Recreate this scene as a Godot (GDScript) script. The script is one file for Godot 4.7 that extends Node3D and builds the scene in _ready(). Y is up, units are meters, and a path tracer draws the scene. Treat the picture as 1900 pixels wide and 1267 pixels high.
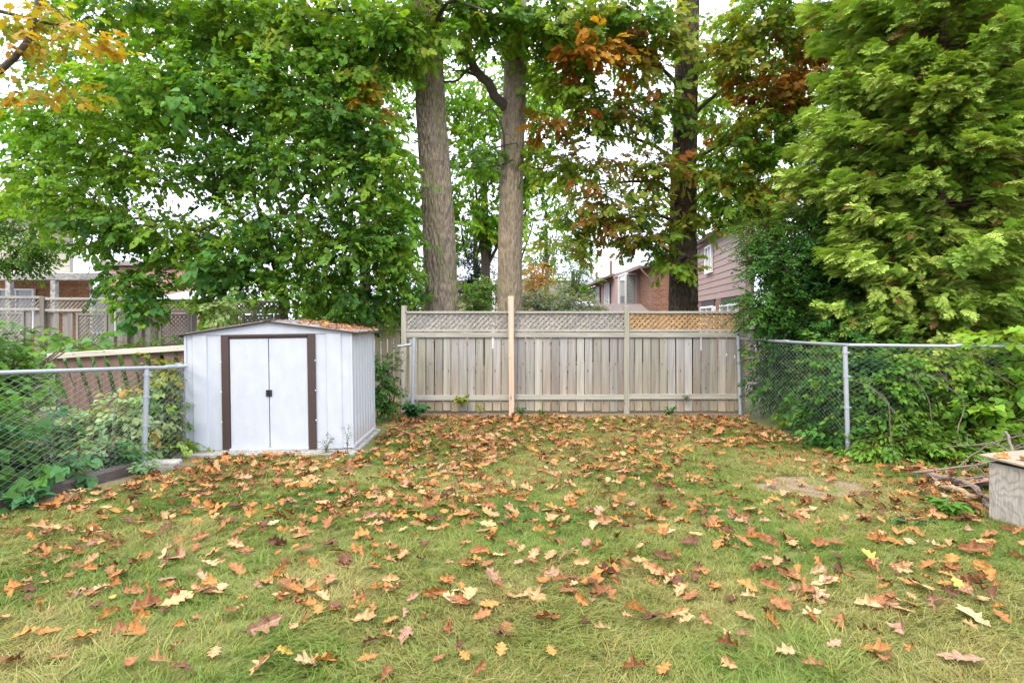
extends Node3D
# A fenced back garden in early autumn: metal shed, board fence, oaks, cedars and a lawn full of fallen oak leaves.
# Distances are metres; the helper at(x, y, d) is a point d metres in front of the origin.

const DIP := 0.034
var used := {}
var rng := RandomNumberGenerator.new()
var nz := FastNoiseLite.new()
var M := {}
var lawn_noise := FastNoiseLite.new()

func at(x: float, y: float, d: float) -> Vector3:
	return Vector3(x, y, -d)

class Geo:
	var v := PackedVector3Array()
	var n := PackedVector3Array()
	var c := PackedColorArray()
	var i := PackedInt32Array()
	var col := Color.WHITE

	func tri(a: Vector3, b: Vector3, d: Vector3) -> void:
		var nn := (d - a).cross(b - a).normalized()
		var k := v.size()
		v.append(a); v.append(b); v.append(d)
		n.append(nn); n.append(nn); n.append(nn)
		c.append(col); c.append(col); c.append(col)
		i.append(k); i.append(k + 1); i.append(k + 2)

	func quad(a: Vector3, b: Vector3, d: Vector3, e: Vector3) -> void:
		var nn := (e - a).cross(b - a)
		if nn.length_squared() < 1e-14:
			nn = (d - b).cross(a - b) * -1.0
		nn = nn.normalized()
		var k := v.size()
		v.append(a); v.append(b); v.append(d); v.append(e)
		for q in 4:
			n.append(nn)
			c.append(col)
		i.append(k); i.append(k + 1); i.append(k + 2)
		i.append(k); i.append(k + 2); i.append(k + 3)

	# faces of a convex body: turned outwards from its middle
	func tri_out(a: Vector3, b: Vector3, d: Vector3, mid: Vector3) -> void:
		if (d - a).cross(b - a).dot(a + b + d - mid * 3.0) < 0.0:
			tri(a, d, b)
		else:
			tri(a, b, d)

	func quad_out(a: Vector3, b: Vector3, d: Vector3, e: Vector3, mid: Vector3) -> void:
		if (e - a).cross(b - a).dot(a + b + d + e - mid * 4.0) < 0.0:
			quad(a, e, d, b)
		else:
			quad(a, b, d, e)

	func box(mid: Vector3, size: Vector3, turn := Basis.IDENTITY) -> void:
		var h := size * 0.5
		var p := []
		for k in 8:
			p.append(mid + turn * Vector3(h.x * (1 if k & 1 else -1), h.y * (1 if k & 2 else -1), h.z * (1 if k & 4 else -1)))
		for f in [[0, 1, 3, 2], [4, 5, 7, 6], [0, 1, 5, 4], [2, 3, 7, 6], [0, 2, 6, 4], [1, 3, 7, 5]]:
			quad_out(p[f[0]], p[f[1]], p[f[2]], p[f[3]], mid)

	# a box with chamfered edges
	func bevel(mid: Vector3, size: Vector3, b: float, turn := Basis.IDENTITY) -> void:
		var h := size * 0.5
		var p := []
		for k in 8:
			var s := Vector3(1 if k & 1 else -1, 1 if k & 2 else -1, 1 if k & 4 else -1)
			var row := []
			for a in 3:
				var q := h - Vector3(b, b, b)
				q[a] = h[a]
				row.append(mid + turn * (q * s))
			p.append(row)
		for f in [[0, 1, 3, 2, 2], [4, 5, 7, 6, 2], [0, 1, 5, 4, 1], [2, 3, 7, 6, 1], [0, 2, 6, 4, 0], [1, 3, 7, 5, 0]]:
			quad_out(p[f[0]][f[4]], p[f[1]][f[4]], p[f[2]][f[4]], p[f[3]][f[4]], mid)
		for e in [[0, 1, 1, 2], [2, 3, 1, 2], [4, 5, 1, 2], [6, 7, 1, 2], [0, 2, 0, 2], [1, 3, 0, 2], [4, 6, 0, 2], [5, 7, 0, 2], [0, 4, 0, 1], [1, 5, 0, 1], [2, 6, 0, 1], [3, 7, 0, 1]]:
			quad_out(p[e[0]][e[2]], p[e[1]][e[2]], p[e[1]][e[3]], p[e[0]][e[3]], mid)
		for k in 8:
			tri_out(p[k][0], p[k][1], p[k][2], mid)

	func tube(pts: Array, radii: Array, sides := 8, caps := true) -> void:
		var first := v.size()
		var count := pts.size()
		var side := Vector3.ZERO
		for k in count:
			var dir: Vector3 = (pts[mini(k + 1, count - 1)] - pts[maxi(k - 1, 0)]).normalized()
			if side == Vector3.ZERO:
				side = dir.cross(Vector3.UP if absf(dir.y) < 0.9 else Vector3.RIGHT).normalized()
			else:
				side = (side - dir * side.dot(dir)).normalized()
			var up := side.cross(dir)
			for s in sides:
				var a := TAU * s / sides
				var nn := side * cos(a) + up * sin(a)
				v.append(pts[k] + nn * float(radii[k]))
				n.append(nn)
				c.append(col)
		for k in count - 1:
			for s in sides:
				var a := first + k * sides + s
				var b := first + k * sides + (s + 1) % sides
				i.append_array(PackedInt32Array([a, b, a + sides, b, b + sides, a + sides]))
		if caps:
			for e in [0, count - 1]:
				var dir2: Vector3 = (pts[0] - pts[1]) if e == 0 else (pts[count - 1] - pts[count - 2])
				for s in range(1, sides - 1):
					var o: int = first + e * sides
					tri_out(v[o], v[o + s], v[o + s + 1], pts[e] - dir2)

	func mesh() -> ArrayMesh:
		var a := []
		a.resize(Mesh.ARRAY_MAX)
		a[Mesh.ARRAY_VERTEX] = v
		a[Mesh.ARRAY_NORMAL] = n
		a[Mesh.ARRAY_COLOR] = c
		a[Mesh.ARRAY_INDEX] = i
		var m := ArrayMesh.new()
		m.add_surface_from_arrays(Mesh.PRIMITIVE_TRIANGLES, a)
		return m

# ---------- names, things, parts ----------

func numbered(parent: Node, called: String) -> String:
	var key := str(parent.get_instance_id()) + called
	var k: int = used.get(key, 0)
	used[key] = k + 1
	return called if k == 0 else "%s_%03d" % [called, k]

func tag(o: Node, label: String, category: String, group := "", kind := "") -> Node:
	o.set_meta("label", label)
	if category: o.set_meta("category", category)
	if group: o.set_meta("group", group)
	if kind: o.set_meta("kind", kind)
	return o

func thing(called: String, label: String, category: String, where := Vector3.ZERO, turn := 0.0, group := "") -> Node3D:
	var o := Node3D.new()
	o.name = numbered(self, called)
	add_child(o, true)
	o.position = where
	o.rotation.y = turn
	tag(o, label, category, group)
	return o

func put(called: String, shape: Variant, m: Material, parent: Node = self, where := Vector3.ZERO, basis_ := Basis.IDENTITY) -> MeshInstance3D:
	var o := MeshInstance3D.new()
	o.name = numbered(parent, called)
	o.mesh = shape.mesh() if shape is Geo else shape
	o.material_override = m
	parent.add_child(o, true)
	o.transform = Transform3D(basis_, where)
	return o

func structure(called: String, shape: Variant, m: Material, where := Vector3.ZERO) -> MeshInstance3D:
	var o := put(called, shape, m, self, where)
	o.set_meta("kind", "structure")
	return o

func scatter(called: String, m: Mesh, material: Material, places: Array, tints: Array, parent: Node, kind := "stuff") -> MultiMeshInstance3D:
	var mm := MultiMesh.new()
	mm.transform_format = MultiMesh.TRANSFORM_3D
	mm.use_colors = true
	mm.mesh = m
	mm.instance_count = places.size()
	for k in places.size():
		mm.set_instance_transform(k, places[k])
		mm.set_instance_color(k, tints[k])
	var o := MultiMeshInstance3D.new()
	o.name = numbered(parent, called)
	o.multimesh = mm
	o.material_override = material
	parent.add_child(o, true)
	if kind: o.set_meta("kind", kind)
	return o

# ---------- materials ----------

func lin(r: float, g: float, b: float) -> Color:
	return Color(r, g, b).linear_to_srgb()

func grey_tex(size: int, f: Callable) -> ImageTexture:
	var im := Image.create(size, size, false, Image.FORMAT_RGB8)
	for y in size:
		for x in size:
			var k: float = clampf(f.call(x / float(size), y / float(size)), 0.0, 1.0)
			im.set_pixel(x, y, Color(k, k, k))
	return ImageTexture.create_from_image(im)

func color_tex(size: int, f: Callable) -> ImageTexture:
	var im := Image.create(size, size, false, Image.FORMAT_RGB8)
	for y in size:
		for x in size:
			im.set_pixel(x, y, f.call(x / float(size), y / float(size)))
	return ImageTexture.create_from_image(im)

func wrapped(fx: float, fy: float, x: float, y: float) -> float:
	# tiling noise: blended over the edges
	var a := nz.get_noise_2d(x * fx, y * fy)
	var b := nz.get_noise_2d((x - 1.0) * fx, y * fy)
	var ab := lerpf(a, b, smoothstep(0.85, 1.0, x))
	var c := nz.get_noise_2d(x * fx, (y - 1.0) * fy)
	return lerpf(ab, c, smoothstep(0.85, 1.0, y))

func mat(color: Color, rough := 0.8, tex: Texture2D = null, scale := Vector3.ONE, relief: Texture2D = null, depth := 0.3, world := true) -> StandardMaterial3D:
	var m := StandardMaterial3D.new()
	m.albedo_color = color
	m.roughness = rough
	if tex:
		m.albedo_texture = tex
	if relief:
		m.heightmap_enabled = true
		m.heightmap_texture = relief
		m.heightmap_scale = depth
	if tex or relief:
		m.uv1_triplanar = true
		m.uv1_world_triplanar = world
		m.uv1_scale = scale
	m.vertex_color_use_as_albedo = true
	return m

func leaf_mat(through := 0.5, rough := 0.55) -> StandardMaterial3D:
	var m := StandardMaterial3D.new()
	m.vertex_color_use_as_albedo = true
	m.roughness = rough
	m.metallic_specular = 0.35
	m.cull_mode = BaseMaterial3D.CULL_DISABLED
	if through > 0.0:
		m.backlight_enabled = true
		m.backlight = Color(through * 2.0 * 0.95, through * 2.0, through * 2.0 * 0.55).clamp()
	return m

func make_materials() -> void:
	nz.frequency = 1.0
	nz.fractal_type = FastNoiseLite.FRACTAL_FBM
	nz.fractal_octaves = 3
	nz.seed = 7
	var knots := []
	rng.seed = 5
	for k in 15:
		knots.append(Vector3(rng.randf(), rng.randf(), rng.randf_range(0.004, 0.010)))
	var wood := func(x: float, y: float) -> float:
		var g := 0.86 + 0.11 * wrapped(46.0, 1.6, x, y) + 0.11 * wrapped(9.0, 0.9, x + 3.0, y)
		for q in knots:
			var d := Vector2((x - q.x) * 1.0, (y - q.y) * 0.8).length()
			if d < q.z * 2.5:
				g -= 0.26 * (1.0 - smoothstep(q.z * 0.6, q.z * 2.2, d))
		return g
	var t_wood := grey_tex(384, wood)
	var t_wood_side := grey_tex(384, func(x: float, y: float) -> float: return wood.call(y, x))
	var t_bark := grey_tex(256, func(x: float, y: float) -> float: return 0.80 + 0.34 * wrapped(38.0, 7.0, x, y) + 0.2 * wrapped(7.0, 3.0, x + 2.0, y))
	var t_fine := grey_tex(256, func(x: float, y: float) -> float: return 0.82 + 0.3 * wrapped(40.0, 40.0, x, y) + 0.25 * wrapped(6.0, 6.0, x + 5.0, y))
	var t_dust := grey_tex(256, func(x: float, y: float) -> float: return 0.96 + 0.035 * wrapped(5.0, 3.0, x, y) + 0.02 * wrapped(50.0, 30.0, x, y + 4.0))
	var t_soil := color_tex(384, func(x: float, y: float) -> Color:
		var k := wrapped(26.0, 26.0, x, y) * 0.9 + wrapped(90.0, 90.0, x, y) * 0.7
		var j := wrapped(9.0, 9.0, x + 4.0, y)
		return Color(0.47 + 0.20 * k + 0.05 * j, 0.40 + 0.19 * k + 0.04 * j, 0.32 + 0.17 * k))
	var t_thatch := color_tex(384, func(x: float, y: float) -> Color:
		var k := wrapped(60.0, 60.0, x, y)
		var j := wrapped(7.0, 7.0, x + 4.0, y)
		return Color(0.46 + 0.20 * k + 0.10 * j, 0.46 + 0.20 * k - 0.02 * j, 0.22 + 0.12 * k))
	var t_ply := grey_tex(512, func(x: float, y: float) -> float:
		var w := x * 5.0 + 2.2 * nz.get_noise_2d(x * 1.7 + 9.0, y * 1.1) + 0.5 * nz.get_noise_2d(x * 6.0, y * 2.0)
		for q in [Vector3(0.30, 0.30, 0.10), Vector3(0.66, 0.82, 0.09), Vector3(0.75, 0.2, 0.07)]:
			var d := Vector2((x - q.x), (y - q.y) * 0.8).length()
			w += 1.6 * exp(-d * d / (q.z * q.z))
		var ring := absf(fposmod(w * 1.9, 1.0) - 0.5) * 2.0
		return 0.92 - 0.17 * (1.0 - smoothstep(0.0, 0.6, ring)) + 0.16 * wrapped(70.0, 3.0, x, y))
	M.picket = []
	for q in [[0.38, 0.372, 0.35], [0.42, 0.418, 0.41], [0.32, 0.31, 0.29], [0.48, 0.48, 0.475], [0.36, 0.355, 0.31], [0.40, 0.38, 0.345], [0.29, 0.28, 0.265]]:
		M.picket.append(mat(lin(q[0], q[1], q[2]), 0.85, t_wood, Vector3(1.3, 0.8, 1.3), t_wood, 0.25))
	M.rail = mat(lin(0.42, 0.40, 0.335), 0.85, t_wood_side, Vector3(0.8, 1.6, 1.6), t_wood_side, 0.25)
	M.lattice = mat(lin(0.43, 0.40, 0.355), 0.85, t_fine, Vector3(2, 2, 2))
	M.lattice_new = mat(lin(0.52, 0.33, 0.16), 0.8, t_fine, Vector3(2, 2, 2))
	M.post = mat(lin(0.40, 0.38, 0.30), 0.85, t_wood, Vector3(1.6, 0.8, 1.6), t_wood, 0.25)
	M.post_new = mat(lin(0.74, 0.54, 0.40), 0.75, t_wood, Vector3(1.1, 0.5, 1.1), t_wood, 0.15)
	M.fence_tan = mat(lin(0.52, 0.45, 0.29), 0.85, t_wood, Vector3(1.6, 0.8, 1.6))
	M.fence_grey = []
	for q in [[0.33, 0.31, 0.28], [0.28, 0.25, 0.22], [0.38, 0.36, 0.33]]:
		M.fence_grey.append(mat(lin(q[0], q[1], q[2]), 0.88, t_wood, Vector3(1.6, 0.8, 1.6), t_wood, 0.25))
	M.fence_pale = mat(lin(0.55, 0.52, 0.46), 0.85, t_wood_side, Vector3(0.8, 1.6, 1.6))
	M.fence_brown = []
	for q in [[0.20, 0.12, 0.09], [0.25, 0.16, 0.12], [0.16, 0.10, 0.08]]:
		M.fence_brown.append(mat(lin(q[0], q[1], q[2]), 0.85, t_wood, Vector3(1.6, 0.8, 1.6), t_wood, 0.3))
	M.cap_white = mat(lin(0.70, 0.64, 0.52), 0.7, t_wood_side, Vector3(0.8, 1.6, 1.6))
	M.timber = mat(lin(0.11, 0.085, 0.075), 0.9, t_wood_side, Vector3(1.6, 2.4, 2.4), t_wood_side, 0.6)
	M.shed = mat(lin(0.455, 0.485, 0.535), 0.42, t_dust, Vector3(1.2, 1.2, 1.2))
	M.shed_side = mat(lin(0.46, 0.47, 0.48), 0.45, t_dust, Vector3(1.2, 1.2, 1.2))
	M.shed_roof = mat(lin(0.40, 0.36, 0.33), 0.6, t_fine, Vector3(1.2, 1.2, 1.2))
	M.shed_trim = mat(lin(0.052, 0.030, 0.024), 0.45, t_dust, Vector3(1.2, 1.2, 1.2))
	M.rivet = mat(lin(0.80, 0.82, 0.85), 0.4)
	M.black = mat(lin(0.012, 0.012, 0.013), 0.4)
	M.concrete = mat(lin(0.42, 0.39, 0.34), 0.9, t_fine, Vector3(2, 2, 2), t_fine, 0.5)
	M.galv = mat(lin(0.40, 0.43, 0.47), 0.42, t_dust, Vector3(2, 2, 2))
	M.galv.metallic = 0.35
	M.wire = mat(lin(0.34, 0.38, 0.38), 0.45)
	M.wire.metallic = 0.4
	M.bark_grey = mat(lin(0.42, 0.335, 0.235), 0.92, t_bark, Vector3(2.0, 1.0, 2.0), t_bark, 1.6)
	M.bark_shaded = mat(lin(0.11, 0.080, 0.055), 0.92, t_bark, Vector3(2.0, 1.0, 2.0), t_bark, 1.8)  # shaded look of the right oak put into the bark colour
	M.bark_limb = mat(lin(0.13, 0.10, 0.08), 0.9, t_bark, Vector3(3.0, 3.0, 3.0), t_bark, 1.0)
	M.bark_red = mat(lin(0.17, 0.11, 0.07), 0.9, t_bark, Vector3(3.0, 2.0, 3.0), t_bark, 1.0)
	M.stick = []
	for q in [[0.26, 0.21, 0.17], [0.18, 0.13, 0.10], [0.46, 0.36, 0.22], [0.13, 0.09, 0.07]]:
		M.stick.append(mat(lin(q[0], q[1], q[2]), 0.9, t_bark, Vector3(6, 6, 6), t_bark, 0.5))
	M.ground = mat(lin(0.42, 0.42, 0.42), 0.95, t_soil, Vector3(1.1, 1.1, 1.1), null, 1.0)
	M.lawn = mat(lin(0.62, 0.62, 0.62), 0.95, t_thatch, Vector3(1.6, 1.6, 1.6), null, 1.0)
	M.dust = mat(lin(0.95, 0.92, 0.85), 0.95, t_soil, Vector3(1.7, 1.7, 1.7), t_soil, 0.8)
	M.ply = mat(lin(0.40, 0.36, 0.31), 0.85, t_ply, Vector3(1.5, 1.1, 1.5), t_ply, 0.12)
	M.ply_lid = mat(lin(0.36, 0.28, 0.19), 0.85, t_wood_side, Vector3(1.6, 1.6, 1.6), t_wood_side, 0.3)
	M.brick = mat(Color.WHITE, 0.9, t_fine, Vector3(2, 2, 2))
	M.mortar = mat(lin(0.46, 0.38, 0.32), 0.95, t_fine, Vector3(2, 2, 2))
	M.siding = mat(lin(0.37, 0.25, 0.215), 0.6, t_dust, Vector3(0.6, 0.6, 0.6))
	M.siding_dark = mat(lin(0.10, 0.062, 0.052), 0.6, t_dust, Vector3(0.6, 0.6, 0.6))
	M.siding_cream = mat(lin(0.66, 0.62, 0.52), 0.6, t_dust, Vector3(0.6, 0.6, 0.6))
	M.siding_pink = mat(lin(0.60, 0.36, 0.32), 0.7, t_dust, Vector3(0.6, 0.6, 0.6))
	M.trim_brown = mat(lin(0.22, 0.13, 0.10), 0.5)
	M.trim_white = mat(lin(0.78, 0.79, 0.80), 0.5)
	M.trim_grey = mat(lin(0.48, 0.47, 0.44), 0.6, t_fine, Vector3(1, 1, 1))
	M.shingle = mat(lin(0.20, 0.145, 0.12), 0.95, t_fine, Vector3(1.6, 1.6, 1.6), t_fine, 0.6)
	M.tan_wall = mat(lin(0.62, 0.48, 0.36), 0.9, t_fine, Vector3(1, 1, 1))
	M.metal_roof = mat(lin(0.46, 0.50, 0.58), 0.45, t_dust, Vector3(1, 1, 1))
	M.interior = mat(lin(0.035, 0.035, 0.04), 0.6)
	M.glass = StandardMaterial3D.new()
	M.glass.albedo_color = Color(0.75, 0.82, 0.84, 0.22)
	M.glass.transparency = BaseMaterial3D.TRANSPARENCY_ALPHA
	M.glass.roughness = 0.04
	M.mottle = t_fine
	M.leaf = leaf_mat(0.56)
	M.leaf_far = leaf_mat(0.56, 0.7)
	M.cedar = leaf_mat(0.32, 0.65)
	M.grass = leaf_mat(0.38, 0.6)
	M.litter = leaf_mat(0.14, 0.75)
	M.litter.albedo_texture = t_fine
	M.litter.uv1_triplanar = true
	M.litter.uv1_scale = Vector3(7, 7, 7)

# ---------- leaves and sprays ----------

const LOBES := [[0.0, 0.015], [0.10, 0.08], [0.22, 0.24], [0.29, 0.26], [0.31, 0.17], [0.40, 0.19], [0.55, 0.37], [0.62, 0.34], [0.60, 0.20], [0.69, 0.20], [0.83, 0.27], [0.83, 0.13], [1.0, 0.0]]
const LOBES_FAR := [[0.0, 0.02], [0.26, 0.28], [0.34, 0.10], [0.58, 0.40], [0.62, 0.13], [0.84, 0.24], [1.0, 0.0]]
const HEART := [[0.0, 0.10], [-0.02, 0.26], [0.18, 0.42], [0.50, 0.34], [1.0, 0.0]]
const OVAL := [[0.0, 0.0], [0.28, 0.22], [0.62, 0.19], [1.0, 0.0]]

# a leaf along x, its upper side towards y: fold lifts the sides, curl bends it along its length, crinkle is unevenness
func leaf(g: Geo, t: Transform3D, length: float, outline: Array, wide := 1.0, fold := 0.15, curl := 0.1, crinkle := 0.0, rim := Color.WHITE) -> void:
	var base := g.col
	var count := outline.size()
	for s in [-1.0, 1.0]:
		var lastm := Vector3.ZERO
		var lasto := Vector3.ZERO
		for k in count:
			var x: float = outline[k][0]
			var w: float = outline[k][1] * wide
			var mx := k / float(count - 1)
			var my := -curl * mx * mx + (crinkle * 0.25 * sin(mx * 9.0 + s) if crinkle > 0.0 else 0.0)
			var om := Vector3(mx, my, 0)
			var oy := -curl * x * x + w * w * 2.3 * fold
			if crinkle > 0.0:
				oy += crinkle * rng.randf_range(-0.7, 1.0) * (0.3 + w * 2.0)
			var oo := Vector3(x, oy, s * w)
			if k > 0:
				g.col = base
				var a := t * (lastm * length)
				var b := t * (om * length)
				var c := t * (oo * length)
				var d := t * (lasto * length)
				var f := g.v.size()
				if s > 0:
					g.quad(a, b, c, d)
				else:
					g.quad(a, d, c, b)
				if rim != Color.WHITE:
					for q in range(f, g.v.size()):
						if g.v[q].is_equal_approx(c) or g.v[q].is_equal_approx(d):
							g.c[q] = base * rim
			lastm = om
			lasto = oo
	g.col = base

func towards(dir: Vector3, up: Vector3) -> Basis:
	var x := dir.normalized()
	var z := x.cross(up)
	if z.length() < 0.01:
		z = x.cross(Vector3.RIGHT)
	z = z.normalized()
	return Basis(x, z.cross(x), z)

func shade(k: float, warm := 0.0) -> Color:
	return Color(k * (1.0 + warm), k, k * (1.0 - warm * 0.6))

# a twig along x with leaves on both sides
func spray(sort: Array, count: int, length: float, size: float, seed_: int, droop := 0.35, wide := 1.0, twig := true) -> ArrayMesh:
	var g := Geo.new()
	rng.seed = seed_
	if twig:
		g.col = Color(1.1, 0.5, 0.9) * 0.7
		g.tube([Vector3(-0.1, 0, 0), Vector3(length * 0.5, 0.02, 0), Vector3(length, -0.08 * length, 0)], [0.006, 0.004, 0.002], 3, false)
	for k in count:
		var f := (k + 0.6) / count
		var s := 1.0 if k % 2 else -1.0
		var p := Vector3(length * f, -0.08 * length * f * f, s * 0.01) + Vector3(rng.randf_range(-1, 1), rng.randf_range(-1, 1), rng.randf_range(-1, 1)) * size * 0.35
		var spread_ := rng.randf_range(0.5, 1.4) * (1.0 - 0.6 * f)
		var dir := Vector3(rng.randf_range(0.3, 0.9) + f * 0.6, -droop * rng.randf_range(0.2, 1.7), s * spread_)
		var up := Vector3(rng.randf_range(-0.7, 0.7), 1.0, rng.randf_range(-0.7, 0.7))
		g.col = shade(rng.randf_range(0.72, 1.3), rng.randf_range(-0.12, 0.22))
		leaf(g, Transform3D(towards(dir, up), p), size * rng.randf_range(0.75, 1.2), sort, wide, rng.randf_range(0.0, 0.5), rng.randf_range(0.0, 0.3))
	return g.mesh()

# a flat fan of cedar: a stem, side branchlets, scale-leaf tips
func cedar_frond(seed_: int) -> ArrayMesh:
	var g := Geo.new()
	rng.seed = seed_
	var length := 0.34
	var last := Vector3.ZERO
	var count := 10
	for k in count:
		var f := (k + 1.0) / count
		var p := Vector3(length * f, -0.10 * f * f * length + 0.03 * sin(f * 3.0), 0.02 * sin(f * 5.0 + seed_))
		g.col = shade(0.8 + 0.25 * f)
		g.quad(last + Vector3(0, 0, 0.004), p + Vector3(0, 0, 0.003), p - Vector3(0, 0, 0.003), last - Vector3(0, 0, 0.004))
		for s in [-1.0, 1.0]:
			var ln: float = length * (0.07 + 0.19 * sin(PI * clampf(0.15 + f * 0.85, 0, 1))) * rng.randf_range(0.75, 1.15)
			var ang: float = rng.randf_range(0.6, 0.95) * s
			var dir := Vector3(cos(ang), rng.randf_range(-0.25, 0.12), sin(ang)).normalized()
			var side := dir.cross(Vector3.UP).normalized()
			var e: Vector3 = p + dir * ln
			g.col = shade(rng.randf_range(0.75, 1.0))
			g.quad(p + side * 0.004, e + side * 0.002, e - side * 0.002, p - side * 0.004)
			var m := 5
			for j in m:
				var q: Vector3 = p + dir * ln * (j + 1.0) / m
				for r in [-1.0, 1.0]:
					var tl: float = ln * 0.42 * (1.1 - 0.55 * j / m) * rng.randf_range(0.7, 1.2)
					var td: Vector3 = (dir * rng.randf_range(0.7, 1.0) + side * r * rng.randf_range(0.45, 0.75) + Vector3(0, rng.randf_range(-0.35, 0.2), 0)).normalized()
					var tip: Vector3 = q + td * tl
					var ts: Vector3 = td.cross(Vector3.UP).normalized() * 0.0066
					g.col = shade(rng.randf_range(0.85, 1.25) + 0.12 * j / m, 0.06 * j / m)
					g.quad(q - ts * 0.5, (q + tip) * 0.5 + ts, tip, (q + tip) * 0.5 - ts)
		last = p
	return g.mesh()

func pick(palette: Array, k: float) -> Color:
	var f := clampf(k, 0.0, 0.9999) * (palette.size() - 1)
	var a := int(f)
	return palette[a].lerp(palette[a + 1], f - a)

# foliage in ellipsoids. clumps: [middle, half sizes, how many]. palette runs from one end of the tree's colours to the other
func foliage(parent: Node, called: String, sprays: Array, m: Material, clumps: Array, palette: Array, seed_: int, size := Vector2(0.8, 1.25), gap := -0.25, gap_scale := 1.6, shell := 0.55) -> void:
	rng.seed = seed_
	var holes := FastNoiseLite.new()
	holes.seed = seed_
	holes.frequency = gap_scale
	var hues := FastNoiseLite.new()
	hues.seed = seed_ + 50
	hues.frequency = 0.7
	var places := []
	var tints := []
	for k in sprays.size():
		places.append([])
		tints.append([])
	for c in clumps:
		var own: Array = c[3] if c.size() > 3 else palette
		for k in int(c[2]):
			var u := Vector3(rng.randfn(), rng.randfn(), rng.randfn()).normalized() * pow(rng.randf(), shell)
			var p: Vector3 = c[0] + u * c[1]
			if holes.get_noise_3dv(p) < gap:
				continue
			var dir := Vector3(u.x * 0.8 + rng.randfn() * 0.45, rng.randf_range(-0.55, 0.25) + u.y * 0.3, u.z * 0.8 + rng.randfn() * 0.45)
			var up := Vector3(rng.randfn() * 0.35, 1.0, rng.randfn() * 0.35)
			var s := rng.randf_range(size.x, size.y)
			var v := rng.randi() % sprays.size()
			places[v].append(Transform3D(towards(dir, up).scaled(Vector3(s, s, s)), p))
			var hue := 0.5 + hues.get_noise_3dv(p) * 0.9 + rng.randfn() * 0.16
			tints[v].append(pick(own, hue) * rng.randf_range(0.8, 1.2))
	for v in sprays.size():
		if places[v].size():
			scatter(called, sprays[v], m, places[v], tints[v], parent)

# ---------- trunks and limbs ----------

func along(pts: Array, t: float) -> Vector3:
	var f := t * (pts.size() - 1)
	var k := mini(int(f), pts.size() - 2)
	var a: Vector3 = pts[maxi(k - 1, 0)]
	var d: Vector3 = pts[mini(k + 2, pts.size() - 1)]
	return (pts[k] as Vector3).cubic_interpolate(pts[k + 1], a, d, f - k)

func trunk(pts: Array, r0: float, r1: float, seed_: int, furrow: float, rings := 150, sides := 72, moss := 0.0) -> Geo:
	var g := Geo.new()
	var n1 := FastNoiseLite.new()
	n1.seed = seed_
	n1.frequency = 1.0
	n1.fractal_octaves = 2
	var first_v := PackedVector3Array()
	var cols := PackedColorArray()
	for k in rings:
		var t := k / float(rings - 1)
		var p := along(pts, t)
		var flare := 1.0 + 0.35 * exp(-t * 22.0)
		var r := lerpf(r0, r1, t) * flare
		for s in sides:
			var a := TAU * s / sides
			var sway := n1.get_noise_3d(cos(a) * 1.5, p.y * 1.4, sin(a) * 1.5) * 0.5
			var aa := a + sway * 0.22
			var ridge := absf(n1.get_noise_3d(cos(aa) * r0 * 26.0, p.y * 1.9 + 7.0, sin(aa) * r0 * 26.0))
			ridge = smoothstep(0.0, 0.28, ridge)
			var big := n1.get_noise_3d(cos(a) * 0.9 + 4.0, p.y * 0.6, sin(a) * 0.9)
			var rr := r * (1.0 + 0.07 * big) + furrow * (ridge - 0.7)
			first_v.append(p + Vector3(cos(a), 0, sin(a)) * rr)
			var tone := 1.0 + 0.18 * n1.get_noise_3d(cos(a) * 2.0, p.y * 2.0, sin(a) * 2.0 + 9.0)
			var mo := moss * smoothstep(-0.1, 0.5, n1.get_noise_3d(cos(a) * 1.2 - 5.0, p.y * 0.8, sin(a) * 1.2)) * (1.0 - 0.6 * t)
			cols.append(Color(tone * (1.0 - 0.22 * mo), tone, tone * (1.0 - 0.45 * mo)))
	for k in rings:
		for s in sides:
			var here := first_v[k * sides + s]
			var du := first_v[k * sides + (s + 1) % sides] - first_v[k * sides + (s + sides - 1) % sides]
			var dv := first_v[mini(k + 1, rings - 1) * sides + s] - first_v[maxi(k - 1, 0) * sides + s]
			g.v.append(here)
			g.n.append(dv.cross(du).normalized())
			g.c.append(cols[k * sides + s])
	for k in rings - 1:
		for s in sides:
			var a := k * sides + s
			var b := k * sides + (s + 1) % sides
			g.i.append_array(PackedInt32Array([a, b, a + sides, b, b + sides, a + sides]))
	return g

# a limb with side twigs
func limb(g: Geo, pts: Array, r0: float, r1: float, twigs := 0, twig_length := 0.7) -> void:
	var path := []
	var radii := []
	var steps := 4 * (pts.size() - 1)
	for k in steps + 1:
		var t := k / float(steps)
		path.append(along(pts, t) + Vector3(rng.randfn(), rng.randfn(), rng.randfn()) * r1 * 0.6)
		radii.append(lerpf(r0, r1, t))
	g.tube(path, radii, 7, true)
	for k in twigs:
		var p: Vector3 = path[rng.randi_range(steps / 4, steps)]
		var d := Vector3(rng.randfn(), rng.randf_range(-0.5, 0.7), rng.randfn()).normalized() * twig_length * rng.randf_range(0.5, 1.2)
		g.tube([p, p + d * 0.5 + Vector3(0, 0.06, 0), p + d], [r1 * 0.8, r1 * 0.5, 0.004], 5, false)

# ---------- the wooden fences ----------

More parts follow.
